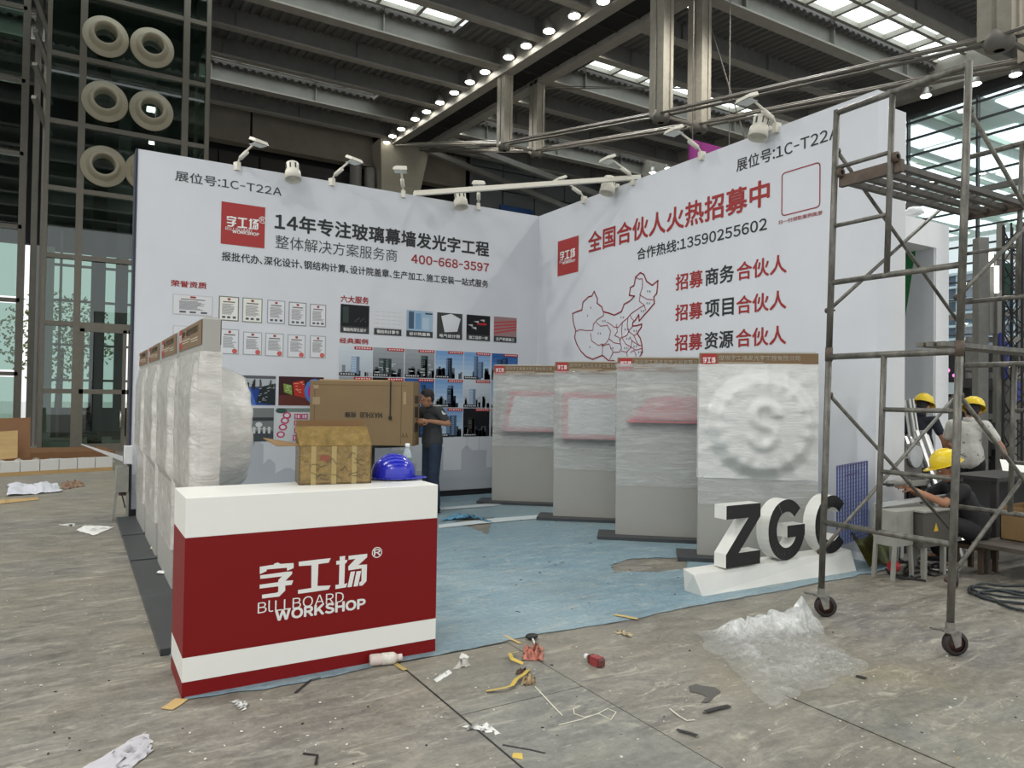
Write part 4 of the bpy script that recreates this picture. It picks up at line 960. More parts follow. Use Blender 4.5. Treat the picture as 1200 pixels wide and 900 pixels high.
mb = MB(); q = [bp(-.0,0.0,H_),bp(W_,0.0,H_),bp(W_-.02,.09,H_+.115),bp(-.02,.09,H_+.115)]
def slab(q, th, name, m, par):
    n = (q[1]-q[0]).cross(q[3]-q[0]).normalized()*th; mb = MB(); mb.hexa([*q, *[v+n for v in q]]); return wb(mb, name, m, par)
slab(q, .006, 'front_flap', CARD2, bx)
slab([bp(0,D_,H_),bp(W_*.98,D_,H_),bp(W_*.99,D_+.01,H_+.15),bp(0.0,D_+.01,H_+.15)], .006, 'rear_flap', CARDI, bx)
slab([bp(0,.02,H_),bp(0,D_-.02,H_),bp(-.2,D_-.02,H_+.035),bp(-.13,.02,H_+.0)], .006, 'side_flap', CARD, bx)
for k in range(3): s = .07+W_*.28*k; slab([bp(s,-.002,.0),bp(s+.03,-.002,.0),bp(s+.03,-.002,H_),bp(s,-.002,H_)], -.001, 'tape_or_light_strip', mat('clear_tape',(158,140,92),.12), bx); slab([bp(s,-.001,H_),bp(s+.03,-.001,H_),bp(s+.01,.0885,H_+.115),bp(s-.02,.0885,H_+.115)], -.001, 'tape_or_light_strip', MATS['clear_tape'], bx)
mb = MB(); mb.poly([bp(.12,-.0035,.15),bp(.17,-.0035,.14),bp(.19,-.0035,.17),bp(.13,-.0035,.185)]); wb(mb,'red_stamp',mat('faded_red',(128,70,48),.5),bx)
rr = random.Random(4); mb = MB()
for k in range(14):
    s, z = rr.uniform(.05,W_-.08), rr.uniform(.03,.18); pts = [bp(s+.02*j,-.004,z+rr.uniform(-.02,.02)) for j in range(4)]; mb.tube(pts, .0016, 4)
wb(mb,'pen_scribble',mat('scribble',(70,62,44),.7),bx)
q = put_text('中字小块', MATS['scribble'], None, lambda u,v,o: tuple(bp(u,.045+(v-.06)*.78,H_+.058+(v-.06)+.0) - nrm*.006), (.2,.035,.38,.085), .03); adopt(q, bx)

hh = thing('hard_hat', 'blue plastic hard hat on the counter beside the cardboard box', 'hard hat', tuple(P(461,561,2,cz0)), -.35)
BL = mat('hat_blue', (26,34,170), .22, coat=.4)
def hat(t, m, s=1.0, lift=0):
    mb = MB(); prof = [(.128*s,.0),(.13*s,.02*s),(.128*s,.05*s),(.117*s,.085*s),(.095*s,.115*s),(.06*s,.137*s),(.025*s,.147*s),(.001,.149*s)]
    mb.lathe(prof, 32, Matrix.Translation((0,0,lift)), sx=1.12); mb.build('shell', m, t, smooth=True)
    mb = MB(); n = 32; pts = []
    for k in range(n):
        a = 2*math.pi*k/n; ex = 1.07+(.42*max(0,math.cos(a))**1.5); pts.append((a, ex))
    for k in range(n):
        (a, e), (b, f) = pts[k], pts[(k+1)%n]; r0, r1 = .126*s, .134*s
        A = [(r0*math.cos(a)*1.12,r0*math.sin(a),.004+lift),(r0*math.cos(b)*1.12,r0*math.sin(b),.004+lift),(r1*math.cos(b)*1.12*f,r1*math.sin(b)*min(f,1.1),-.004*f+lift+.002),(r1*math.cos(a)*1.12*e,r1*math.sin(a)*min(e,1.1),-.004*e+lift+.002)]
        B = [(x,y,z+.004) for x,y,z in A]; mb.hexa([*A, *B])
    mb.build('brim', m, t, smooth=True)
    mb = MB()
    for off in (-.028*s, 0, .028*s):
        pts_ = []
        for k in range(9):
            a = math.pi*(.12+.76*k/8); pts_.append((-.13*s*1.1*math.cos(a)*.98, off, .149*s*math.sin(a)*(1-.0)*(1-(off/s)**2*6)+lift+.001))
        mb.tube(pts_, .007*s, 6)
    mb.build('crown_ridge', m, t, smooth=True)
hat(hh, BL, 1.0, .012)
mb = MB(); mb.lathe([(.112,.002),(.114,.03),(.108,.03),(.106,.002)], 24); mb.build('head_band', mat('hat_band',(150,152,158),.6), hh, smooth=True)
wbt = thing('water_bottle', 'clear plastic water bottle with white cap and green label behind the blue hard hat', 'bottle', tuple(P(476,561,2,cz0)+Vector((0,.0,0))))
bl = P(477,557.5,2,cz0); wbt.location = bl
PETM = mat('clear_plastic', (205,220,222), .08, alpha=.45, spec=.8); 
mb = MB(); mb.lathe([(.001,.0),(.026,0),(.03,.01),(.03,.05),(.027,.055),(.03,.06),(.03,.13),(.028,.15),(.016,.185),(.013,.19),(.013,.2)], 20); mb.build('bottle_body', PETM, wbt, smooth=True)
mb = MB(); mb.lathe([(.0145,.195),(.0165,.197),(.0165,.222),(.001,.224)], 18); mb.build('cap', mat('cap_white',(222,224,222),.4), wbt, smooth=True)
mb = MB(); mb.lathe([(.0305,.08),(.0308,.125)], 20); mb.build('label_band', mat('green_label',(96,138,92),.4), wbt, smooth=True)

# ------------------------------------------------------------------ large screen carton on its stand
YK = 8.75
cx1 = P(484,480,1,YK).x; LK = 1.40; cx0 = cx1-LK; DK = .34; cz0_, cz1_ = P(484,523,1,YK).z, P(484,447,1,YK).z
ck = thing('screen_carton', 'large brown flat carton for a display screen held up on a black stand', 'box', (cx1,YK,cz0_))
def ku(px): return cx1-(484-px)/116*LK
def kz(py): return cz0_+(521-py)/75*(cz1_-cz0_)
CK = mat('carton_brown', (128,106,74), .7, noise_amt=.05, noise_scale=3)
mb = MB(); mb.box(cx0,YK,cz0_,cx1,YK+DK,cz1_); wb(mb,'carton_body',CK,ck,bevel=.006)
mb = MB(); mb.box(cx0+.12,YK+.02,cz1_,cx1-.35,YK+DK*.9,cz1_+.014); wb(mb,'top_flap',mat('flap_light',(172,142,102),.7),ck)
mb = MB()
for x in (cx0+.06, ku(459)+.14): mb.box(x,YK-.002,cz0_+.02,x+.008,YK,cz1_-.02)
mb.box(cx0+.06,YK-.002,cz1_-.06,cx1-.1,YK,cz1_-.053); wb(mb,'crease_line',mat('crease',(104,82,54),.8),ck)
mb = MB(); mb.tube([(ku(459),YK-.012,cz1_+.01),(ku(459),YK-.012,cz1_-.48)], .008, 6); mb.tube([(ku(459),YK-.014,cz1_-.46),(ku(459),YK-.014,cz1_-.5)], .02, 8); wb(mb,'tie_strap',TRIM,ck)
INKC = mat('carton_ink',(52,44,36),.7)
def rot180(s, px0, px1, py0, py1, bold):
    u0,v0,u1,v1 = ku(px0), kz(py1), ku(px1), kz(py0); o = put_text(s, INKC, None, lambda u,v,o: (u0+u1-u, YK-.004-o, v0+v1-v), (u0,v0,u1,v1), bold); adopt(o, ck)
rot180('MAXHUB', 425, 450, 482.5, 489, .03)
rot180('视臻', 408, 421, 482.5, 489, .02)
rot180('YY', 472, 479, 506, 511, .0)
mb = MB()
for (x,z,w_,h) in ((cx0+.04,cz1_-.22,.1,.1),(cx0+.05,cz1_-.06,.07,.05),(ku(473),cz1_-.14,.04,.16)): mb.box(x,YK-.003,z-h,x+w_,YK-.001,z)
wb(mb,'torn_patch',mat('torn_paper',(158,138,106),.8),ck)
for fz, hh_ in ((.72,.1),(.52,.14),(.28,.12)): mb = MB(); zz = cz0_+fz*(cz1_-cz0_); mb.box(cx1,YK+.08,zz-hh_/2,cx1+.002,YK+.26,zz+hh_/2); wb(mb,'side_print',INKC,ck)
ck.rotation_euler = (0,0,math.radians(-38))
sx = P(433,560,1,9.28).x; YS = 9.16
stn = thing('screen_stand', 'black mobile screen stand under the large carton', 'stand', (sx,YS+.12,0))
mb = MB(); mb.box(sx-.045,YS+.06,.1,sx+.045,YS+.16,cz0_-.03); wb(mb,'column',TRIM,stn)
mb = MB(); mb.box(sx-.1,YS-.1,cz0_-.035,sx+.42,YS+.2,cz0_-.003); wb(mb,'tray',TRIM,stn)
for sx_ in (-1,1):
    mb = MB(); mb.bar((sx,YS+.11,.12),(sx+.4*sx_,YS-.2,.08),.06,.05); mb.bar((sx,YS+.11,.12),(sx+.4*sx_,YS+.42,.08),.06,.05); wb(mb,'foot',TRIM,stn)
    for yy in (-.2,.42): mb = MB(); mb.tube([(sx+.4*sx_-.02,YS+yy,.045),(sx+.4*sx_+.02,YS+yy,.045)],.04,12); wb(mb,'castor',TRIM,stn)

# ------------------------------------------------------------------ mobile scaffold
STL = mat('scaffold_steel', (98,96,89), .45, metal=.3, noise_amt=.6, noise_scale=5, stretch=(3,3,1.2)); RUST = mat('rusty_steel', (78,66,56), .7, noise_amt=.4, noise_scale=9)
SLK = .028
def S(x, y, z): return Vector((x, y-SLK*z, z))
X1, X2, Y1, Y2, YM = 4.80, 6.62, 3.46, 2.53, 3.03
scaf = thing('scaffold_tower', 'two level mobile steel scaffold tower on castors standing beside the white letters', 'scaffold', (5.7,3.0,0))
def hframe(X, zb_, ladder, cr=.021):
    """portal frame with a half ladder, zb_ = foot height"""
    t = scaf; h = 1.80
    zr = zb_+ (.55 if ladder == 'right' else .52)
    for y in (Y1, Y2): mb = MB(); mb.tube([S(X,y,zb_),S(X,y,zb_+h)], .023, 10); wb(mb,'upright',STL,t,smooth=True)
    mb = MB(); mb.tube([S(X,Y1,zb_+h-.02),S(X,Y2,zb_+h-.02)], .023, 10); wb(mb,'top_bar',STL,t,smooth=True)
    mb = MB(); mb.tube([S(X,Y1,zr),S(X,Y2,zr)], cr, 10); wb(mb,'cross_bar',STL,t,smooth=True)
    mb = MB(); mb.tube([S(X,YM,zr),S(X,YM,zb_+h-.02)], .02, 10); wb(mb,'inner_post',STL,t,smooth=True)
    ya, yb = (YM, Y2) if ladder == 'right' else (Y1, YM)
    for z in (zr+.42, zr+.85): mb = MB(); mb.tube([S(X,ya,z),S(X,yb,z)], .016, 8); wb(mb,'ladder_rung',STL,t,smooth=True)
    for y in (Y1, Y2): mb = MB(); mb.tube([S(X,y,zb_-.06),S(X,y,zb_+.04)], .027, 10); wb(mb,'coupler',RUST,t,smooth=True)
    for y,z in ((Y1,zb_+.32),(Y1,zb_+1.5),(Y2,zb_+.32),(Y2,zb_+1.5)): mb = MB(); q = S(X,y,z); mb.tube([q,q+Vector((.05,0,0))], .008, 6); wb(mb,'brace_pin',RUST,t)
    return t
for X_s in (X1, X2): hframe(X_s,.15,'right'); hframe(X_s,1.96,'left')
def brace(a, b, lab):
    mb = MB(); mb.tube([a,b], .014, 8); t = wb(mb,'diagonal_brace',STL,scaf,smooth=True)
    for q in (a,b): mb = MB(); mb.tube([q-Vector((0,.02,0)),q+Vector((0,.02,0))], .02, 8); mb.build('flat_end',RUST,t,smooth=True)
for y, side in ((Y1,'booth'),(Y2,'aisle')):
    dy = .0
    for zb_, lv in ((.15,'lower'),(1.96,'upper')):
        brace(S(X1+.02,y+dy,zb_+1.5), S(X2-.02,y+dy,zb_+.32), f'{lv} scaffold brace on the {side} side falling away from the camera')
        brace(S(X1+.02,y+dy+.03,zb_+.32), S(X2-.02,y+dy+.03,zb_+1.5), f'{lv} scaffold brace on the {side} side rising away from the camera')
pl = thing('scaffold_platform', 'narrow rusty steel catwalk platform hooked on the upper scaffold frames', 'platform', (5.7,3.07,3.2))
zp = 3.235; ya, yb = 3.31, 2.90
for k in range(4):
    y = ya+(yb-ya)*k/3; mb = MB(); mb.box(X1+.02,y-.022,zp-.03,X2-.02,y+.022,zp+.01); wb(mb,'platform_beam',mat('platform_steel',(74,70,64),.6,noise_amt=.3,noise_scale=8),pl)
for k in range(3):
    y = ya+(yb-ya)*(k+.5)/3; mb = MB()
    n = 15
    for j in range(n): x = X1+.08+(X2-X1-.16)*j/(n-1); mb.box(x-.004,y-.045,zp-.004,x+.004,y+.045,zp)
    wb(mb,'mesh_strip',MATS['platform_steel'],pl).__setitem__('kind','stuff')
for x in (X1+.02,X2-.04): mb = MB(); mb.box(x-.01,yb-.03,zp-.05,x+.03,ya+.03,zp+.035); wb(mb,'end_beam',RUST,pl)
for x in (X1,X2):
    for y in (ya+.01,yb): mb = MB(); mb.lathe([(.018,-.015),(.036,-.015),(.036,.015),(.018,.015)],12,Matrix.Translation((x,y,zp+.05))@Matrix.Rotation(math.radians(90),4,'X')); wb(mb,'hook',RUST,pl,smooth=True)
# shorter steel plank across the middle level of the rear frame, seen right of the near post
mp_ = thing('scaffold_plank', 'steel plank lying across the middle scaffold level on the right', 'plank', (5.7,2.7,1.93))
for k in range(3): mb = MB(); y = 2.62+k*.07; mb.box(X1+.05,y-.065*0-.025,1.975,X2-.03,y+.025,2.005); wb(mb,'plank_strip',STL,mp_)
# castors
def castor(x, y, r_):
    T = Matrix.Translation((x,y,0)) @ Matrix.Rotation(r_,4,'Z'); V = lambda *p_: T @ Vector(p_)
    mb = MB(); mb.tube([V(0,0,.165),V(0,0,.21)], .028, 10); mb.tube([V(0,0,.15),V(0,0,.166)], .055, 14)
    for s in (-1,1): mb.hexa([V(-.05,s*.032-.003,.07),V(-.015,s*.032-.003,.055),V(-.015,s*.032+.003,.055),V(-.05,s*.032+.003,.07),V(-.05,s*.032-.003,.155),V(.02,s*.032-.003,.155),V(.02,s*.032+.003,.155),V(-.05,s*.032+.003,.155)])
    t = wb(mb,'castor',mat('castor_zinc',(136,134,128),.4,metal=.5,noise_amt=.3,noise_scale=20),scaf)
    M = T @ Matrix.Translation((-.03,0,.078)) @ Matrix.Rotation(math.radians(90),4,'X')
    mb = MB(); mb.lathe([(.052,-.024),(.071,-.024),(.078,-.012),(.078,.012),(.071,.024),(.052,.024)], 24, M); mb.build('tyre', mat('castor_tyre',(40,34,32),.6), t, smooth=True)
    mb = MB(); mb.lathe([(.001,-.03),(.018,-.03),(.02,-.018),(.054,-.016),(.054,.016),(.02,.018),(.018,.03),(.001,.03)], 20, M); mb.build('wheel_hub', mat('castor_hub',(66,44,38),.5), t, smooth=True)
    mb = MB(); mb.hexa([V(.02,-.02,.15),V(.12,-.02,.165),V(.12,.02,.165),V(.02,.02,.15),V(.02,-.02,.155),V(.12,-.02,.172),V(.12,.02,.172),V(.02,.02,.155)]); mb.build('brake_pedal', STL, t)
for x,y,r_ in ((X1,Y1-.005,2.4),(X1,Y2-.005,2.6),(X2,Y1-.005,.6),(X2,Y2-.005,.2)): castor(x,y,r_)
# ================================================================== PEOPLE
def capsule(mb, a, ra, b, rb, sx=1.0, n=12, flat=None):
    """tapered limb with round ends; flat=(axis vector, factor) squashes it"""
    a, b = Vector(a), Vector(b); d = b-a; L = d.length; d = d.normalized() if L > 1e-6 else Vector((0,0,1)); L = max(L, 1e-4)
    pts = []; rs = []
    for k in (0, 25, 50, 75): t = math.radians(90-k*90/75) ; 
    prof = [(-ra, .05*ra), (-ra*.85, ra*.52), (-ra*.5, ra*.86), (0, ra)] + [(L*t, ra+(rb-ra)*t) for t in (.25,.5,.75)] + [(L, rb), (L+rb*.5, rb*.86), (L+rb*.85, rb*.52), (L+rb, .05*rb)]
    st = len(mb.v)
    mb.tube([a+d*p_[0] for p_ in prof], [p_[1] for p_ in prof], n)
    if flat:
        ax, f = Vector(flat[0]).normalized(), flat[1]; c = (a+b)/2
        for i in range(st, len(mb.v)):
            q = mb.v[i]-c; mb.v[i] = mb.v[i]-ax*(q.dot(ax))*(1-f)
def ellip(mb, c, r, n=16, M=None):
    T = Matrix.Translation(Vector(c)) @ (M or Matrix()) @ Matrix.Diagonal((r[0],r[1],r[2],1)); st = len(mb.v)
    mb.lathe([(math.sin(math.pi*k/10)+1e-4, -math.cos(math.pi*k/10)) for k in range(11)], n, T)
def organic(mb, name, m, parent, voxel=.012, it=4):
    o = mb.build(name, m, None); md = o.modifiers.new('r','REMESH'); md.mode = 'VOXEL'; md.voxel_size = voxel; md.use_smooth_shade = True
    s = o.modifiers.new('s','SMOOTH'); s.iterations = it; s.factor = .6
    dg = bpy.context.evaluated_depsgraph_get(); me = bpy.data.meshes.new_from_object(o.evaluated_get(dg)); o.modifiers.clear(); o.data = me
    if not me.materials: me.materials.append(m)
    me.polygons.foreach_set('use_smooth', [True]*len(me.polygons)); o.parent = parent; return o
def hand(mb, w, d, nrm, curl=.5, left=False, s=1.0):
    """palm with four unequal fingers and a side thumb; d points along the palm, nrm is the palm side"""
    w, d, nrm = Vector(w), Vector(d).normalized(), Vector(nrm).normalized(); side = d.cross(nrm).normalized()*(1 if left else -1)
    capsule(mb, w+d*.02*s, .022*s, w+d*.075*s, .030*s, flat=(nrm,.55))
    for k,(off,ln) in enumerate(((.030,.070),(.011,.080),(-.010,.074),(-.029,.058))):
        p0 = w+d*.085*s+side*off*s; a = d*math.cos(curl)+nrm*math.sin(curl); p1 = p0+a*ln*.5*s; b = d*math.cos(curl*2)+nrm*math.sin(curl*2); p2 = p1+b*ln*.5*s
        capsule(mb, p0, .0095*s, p1, .0085*s, n=8); capsule(mb, p1, .0085*s, p2, .007*s, n=8)
    p0 = w+d*.03*s+side*.026*s; p1 = p0+(d*.6+side*.7+nrm*.3).normalized()*.036*s; p2 = p1+(d+nrm*.5+side*.1).normalized()*.03*s
    capsule(mb, p0, .012*s, p1, .0105*s, n=8); capsule(mb, p1, .0105*s, p2, .0085*s, n=8)
SKIN = mat('skin', (158,112,84), .5, noise_amt=.05, noise_scale=20); HAIR = mat('dark_hair', (28,24,22), .7, bump=.4, bump_scale=120)
YEL = mat('hat_yellow', (226,196,30), .3, coat=.3)
def person(label, loc, rot, J, shirt, pants, shoes, sole, hatm=None, polo_stripe=False, head_tilt=(0,0,0), sleeve=.75, hands=None):
    t = thing('person', label, 'person', loc, rot); g = {k: Vector(v) for k, v in J.items()}
    hd = g['head']; Mh = Matrix.Rotation(head_tilt[2],4,'Z') @ Matrix.Rotation(head_tilt[0],4,'X') @ Matrix.Rotation(head_tilt[1],4,'Y')
    H = lambda x,y,z: hd + Mh @ Vector((x,y,z))
    b = MB()
    ellip(b, H(0,-.012,.02), (.075,.095,.105), M=Mh); ellip(b, H(0,.02,-.05), (.055,.07,.065), M=Mh)       # skull, jaw
    capsule(b, H(0,.085,.012), .010, H(0,.104,-.02), .014, n=8); capsule(b, H(-.018,.082,-.055), .009, H(.018,.082,-.055), .009, n=8)
    for s in (-1,1): ellip(b, H(s*.078,-.01,-.005), (.012,.02,.032), M=Mh); capsule(b, H(s*.02,.083,.03), .010, H(s*.042,.076,.03), .009, n=8)
    capsule(b, g['neck']-Vector((0,0,.03)), .056, H(0,-.02,-.05), .052)
    ch, pv = g['chest'], g['pelvis']
    capsule(b, pv, .105, ch, .115, flat=((0,1,0),.8)); 
    for s in 'LR':
        capsule(b, ch+Vector((0,0,.05)), .07, g['sh'+s], .052); capsule(b, g['sh'+s], .050, g['el'+s], .038); capsule(b, g['el'+s], .039, g['wr'+s], .027)
        capsule(b, g['hip'+s], .075, g['kn'+s], .055); capsule(b, g['kn'+s], .053, g['an'+s], .036); capsule(b, g['an'+s], .036, g['to'+s], .03)
        hd_ = (hands or {}).get(s); d = (g['wr'+s]-g['el'+s]).normalized()
        if hd_: hand(b, g['wr'+s], hd_[0] or d, hd_[1], hd_[2], s == 'L')
        else: hand(b, g['wr'+s], d, Vector((1 if s == 'L' else -1,0,0)), .35, s == 'L')
    organic(b, 'body', SKIN, t, .0085, 2)
    for s in (-1,1): e = MB(); ellip(e, H(s*.031,.079,.014), (.012,.010,.009), 10); e.build('eye', mat('eye_white',(214,210,204),.2), t, smooth=True)
    # hair
    h = MB(); ellip(h, H(0,-.026,.04), (.083,.100,.100), M=Mh); ellip(h, H(0,-.06,-.015), (.070,.052,.06), M=Mh)
    organic(h, 'hair', HAIR, t, .009, 2)
    # shirt
    c = MB(); up = Vector((0,0,1))
    capsule(c, pv+Vector((0,0,.06)), .138, ch, .150, flat=((0,1,0),.80)); capsule(c, pv+Vector((-.03,0,-.0)), .146, pv+Vector((-.03,0,.1)), .138, flat=((0,1,0),.92)); capsule(c, pv+Vector((.03,0,-.0)), .146, pv+Vector((.03,0,.1)), .138, flat=((0,1,0),.92))
    for s in 'LR':
        capsule(c, ch+Vector((0,0,.07)), .088, g['sh'+s], .068); e = g['sh'+s].lerp(g['el'+s], sleeve); capsule(c, g['sh'+s], .068, e, .060)
    capsule(c, g['neck']-Vector((0,0,.055)), .075, g['neck']-Vector((0,0,.02)), .064)
    organic(c, 'shirt', shirt, t, .012, 3)
    q = MB(); q.lathe([(.060,-.02),(.068,-.02),(.064,.03),(.057,.03)], 20, Matrix.Translation(g['neck'])); q.build('collar', shirt, t, smooth=True)
    # trousers
    p_ = MB(); capsule(p_, g['hipL'], .092, g['hipR'], .092); capsule(p_, pv-Vector((0,0,.03)), .125, pv+Vector((0,0,.04)), .128, flat=((0,1,0),.86))
    for s in 'LR':
        capsule(p_, g['hip'+s], .100, g['kn'+s], .075); e = g['kn'+s].lerp(g['an'+s], .93); capsule(p_, g['kn'+s], .074, e, .062)
    organic(p_, 'trousers', pants, t, .013, 3)
    for s in 'LR':
        a, e = g['an'+s], g['to'+s]; d = e-a; d.z = 0; d.normalize()
        sh = MB(); capsule(sh, a+Vector((0,0,-.03))-d*.02, .044, e+Vector((0,0,.0)), .038); organic(sh, 'shoe', shoes, t, .010, 2)
        so = MB(); z = min(a.z-.085, e.z-.03); so.tube([Vector((a.x,a.y,z+.012))-d*.055, Vector((a.x,a.y,z+.012)), Vector((e.x,e.y,z+.012)), Vector((e.x,e.y,z+.012))+d*.03], [.034,.042,.046,.030], 10)
        for i in range(len(so.v)): so.v[i].z = z+.001+(so.v[i].z-z-.012)*.25+.011
        so.build('sole', sole, t, smooth=True)
    if polo_stripe:
        for s in 'LR':
            a = g['sh'+s]; k = MB(); m_ = mat('stripe_white',(214,214,212),.7)
            k.bar(g['neck'].lerp(a,.45)+Vector((0,0,.036)), a+Vector((0,0,.062)), .05, .012); k.bar(a+Vector((0,0,.062)), a.lerp(g['el'+s],.4)+(Vector((-.06 if s=='L' else .06,0,.02))), .05, .012); k.build('shoulder_stripe', m_, t)
    if hatm:
        q = thing('h','x','x'); hat(q, hatm, .98)
        Mx = Matrix.Translation(H(0,-.01,.055)) @ Mh @ Matrix.Rotation(math.radians(90),4,'Z')
        for cobj in list(q.children):
            cobj.data.transform(Mx); cobj.parent = t; cobj.name = 'helmet_'+cobj.name.split('.')[0]
        bpy.data.objects.remove(q)
    return t
def stand(h=1.70, **kw):
    k = h/1.72
    J = dict(head=(0,.02,1.60), neck=(0,-.01,1.47), chest=(0,0,1.28), pelvis=(0,0,.98), shL=(-.185,0,1.40), shR=(.185,0,1.40), elL=(-.235,-.02,1.11), elR=(.235,-.02,1.11), wrL=(-.25,.06,.87), wrR=(.25,.06,.87),
             hipL=(-.09,0,.92), hipR=(.09,0,.92), knL=(-.10,.02,.50), knR=(.10,.02,.50), anL=(-.11,-.02,.10), anR=(.11,-.02,.10), toL=(-.12,.13,.045), toR=(.12,.13,.045))
    J = {a: Vector(v)*k for a, v in J.items()}
    for a in ('anL','anR','toL','toR'): J[a].z = Vector(J[a]).z
    for a, v in kw.items(): J[a] = Vector(v)
    return J
BLK = mat('black_cloth', (24,24,27), .85); NAVY = mat('navy_shirt', (26,30,42), .85); GRYS = mat('charcoal_polo', (56,58,60), .85, noise_amt=.12, noise_scale=14)
JEAN = mat('jeans', (34,48,68), .85, noise_amt=.25, noise_scale=10)
WSH = mat('spotted_white_shirt', (196,194,186), .8, noise_amt=.08, noise_scale=10)
nt = WSH.node_tree; v = N(nt,'ShaderNodeTexNoise',Scale=16.0,Detail=4.0,Roughness=.8); tc_ = N(nt,'ShaderNodeTexCoord'); nt.links.new(tc_.outputs['Object'],v.inputs['Vector'])
f_ = ramp(nt, v.outputs['Fac'], [(.60,(0,0,0,1)),(.66,(1,1,1,1))]); bs = nt.nodes['Principled BSDF']; src = bs.inputs['Base Color'].links[0].from_socket
nt.links.new(mixc(nt, f_, src, rgb(96,88,84)), bs.inputs['Base Color'])
SHB = mat('black_shoe', (26,26,28), .5); SOLW = mat('white_sole', (210,210,206), .6)

# man pushing the screen carton (camera sees his left side)
J = stand(1.70, head=(0,.10,1.555), neck=(0,.03,1.45), shL=(-.18,.0,1.40), shR=(.18,.05,1.40), elL=(-.27,-.10,1.225), elR=(.26,.05,1.2), wrL=(-.20,.15,1.26), wrR=(.16,.26,1.28), chest=(0,0,1.27))
person('person in charcoal polo with white shoulder stripe and jeans holding the large brown carton', (4.19,9.03,0), math.radians(92), J, GRYS, JEAN, SHB, SHB, None, True, (-.25,0,0), .62, hands={'L':((.1,1,.0),(.9,.3,0),.5),'R':((0,1,0),(-1,0,0),.4)})
# man 1: black shirt, back to the camera
def rot_of(theta): return math.radians(theta-90)
J = stand(1.66, elR=(.30,.0,1.08), wrR=(.30,.14,.84), head=(.02,.06,1.535), neck=(0,.01,1.43))
person('person in yellow helmet and black shirt standing with back turned beside the leaning aluminium profiles', (10.39,5.89,0), rot_of(12), J, NAVY, BLK, SHB, SHB, YEL, False, (-.35,0,-.2), .6)
# man 2: spotted white shirt
J = stand(1.64, elR=(.34,.02,1.08), wrR=(.40,.10,.86), elL=(-.27,.1,1.1), wrL=(-.2,.3,1.0), head=(.03,.10,1.49), neck=(0,.03,1.40), pelvis=(0,-.02,.93))
person('person in yellow helmet and paint spotted white shirt, seen from behind', (9.42,4.75,0), rot_of(15), J, WSH, BLK, SHB, SHB, YEL, False, (-.4,0,.1), .62)
# man 3: seated low, arms reaching to the left
J = dict(head=(0,.12,.955), neck=(0,.05,.845), chest=(0,-.0,.66), pelvis=(0,-.12,.40), shL=(-.18,.05,.78), shR=(.18,.05,.78), elL=(-.24,.24,.66), elR=(.23,.25,.66), wrL=(-.10,.46,.76), wrR=(.08,.48,.78),
         hipL=(-.10,-.08,.38), hipR=(.10,-.08,.38), knL=(-.17,.30,.50), knR=(.17,.30,.50), anL=(-.17,.16,.11), anR=(.15,.12,.11), toL=(-.19,.30,.05), toR=(.17,.27,.05))
person('person in yellow helmet and black clothes seated low, both arms reaching left', (7.36,3.78,0), rot_of(140), J, BLK, BLK, SHB, SOLW, YEL, False, (-.35,0,0), .62, hands={'L':(None,(.7,0,-.5),.7),'R':(None,(-.7,0,-.5),.7)})
stl = thing('low_stool', 'low wooden stool under the seated person in black', 'stool', (7.44,3.70,0))
mb = MB(); mb.box(7.28,3.54,.22,7.60,3.82,.26); wb(mb,'seat',mat('dark_wood',(70,54,40),.6),stl)
for x,y in ((7.31,3.57),(7.57,3.57),(7.31,3.79),(7.57,3.79)): mb = MB(); mb.box(x-.02,y-.02,0,x+.02,y+.02,.22); wb(mb,'leg',MATS['dark_wood'],stl)
# ================================================================== RIGHT SIDE CLUTTER
ALU = mat('aluminium', (196,198,198), .3, metal=.7, noise_amt=.08, noise_scale=6); GREYP = mat('grey_paint', (138,138,130), .5, noise_amt=.12, noise_scale=8)
# neighbouring booth: white portal with grey recess and green wedge
pb = thing('portal_booth', 'tall white portal booth with grey recess and a green wedge, behind the standing workers', 'booth', (12.8,7.2,0))
PW = mat('portal_white', (216,218,220), .5, noise_amt=.03); PG = mat('portal_grey', (184,187,190), .6, noise_amt=.06, noise_scale=2)
for (a,b,c,d,e,f,n,m) in ((12.72,6.95,0,13.12,8.4,4.72,'pillar',PW),(11.2,6.95,4.28,12.72,8.4,4.72,'lintel',PW),(11.2,8.1,0,12.72,8.4,4.28,'rear_panel',PG),(10.9,6.95,0,11.25,8.4,4.72,'pillar',PW)):
    mb = MB(); mb.box(a,b,c,d,e,f); wb(mb,n,m,pb)
mb = MB(); mb.box(12.68,6.97,0,12.72,8.4,4.28); wb(mb,'inner_panel',PG,pb)
q = [P(x,y,0,12.67) for x, y in ((1060.5,277),(1075,279),(1060.5,372))]; mb = MB(); mb.poly(q); mb.poly([v+Vector((.008,0,0)) for v in q][::-1])
for i in range(3): mb.quad(q[i],q[(i+1)%3],q[(i+1)%3]+Vector((.008,0,0)),q[i]+Vector((.008,0,0)))
wb(mb,'green_wedge',mat('green_panel',(30,104,52),.5),pb)
mb = MB(); mb.lathe([(.02,.12),(.1,.1),(.16,0),(.1,-.03),(.001,-.03)],16,Matrix.Translation((12.3,7.1,4.85))); wb(mb,'ceiling_speaker',PW,pb,smooth=True)

def at(px, py, fw):                                   # point at a given distance ahead of the camera
    d = _F*FPX + _R*(px-600) + _U*(450-py); return CAM + d*(fw/FPX)
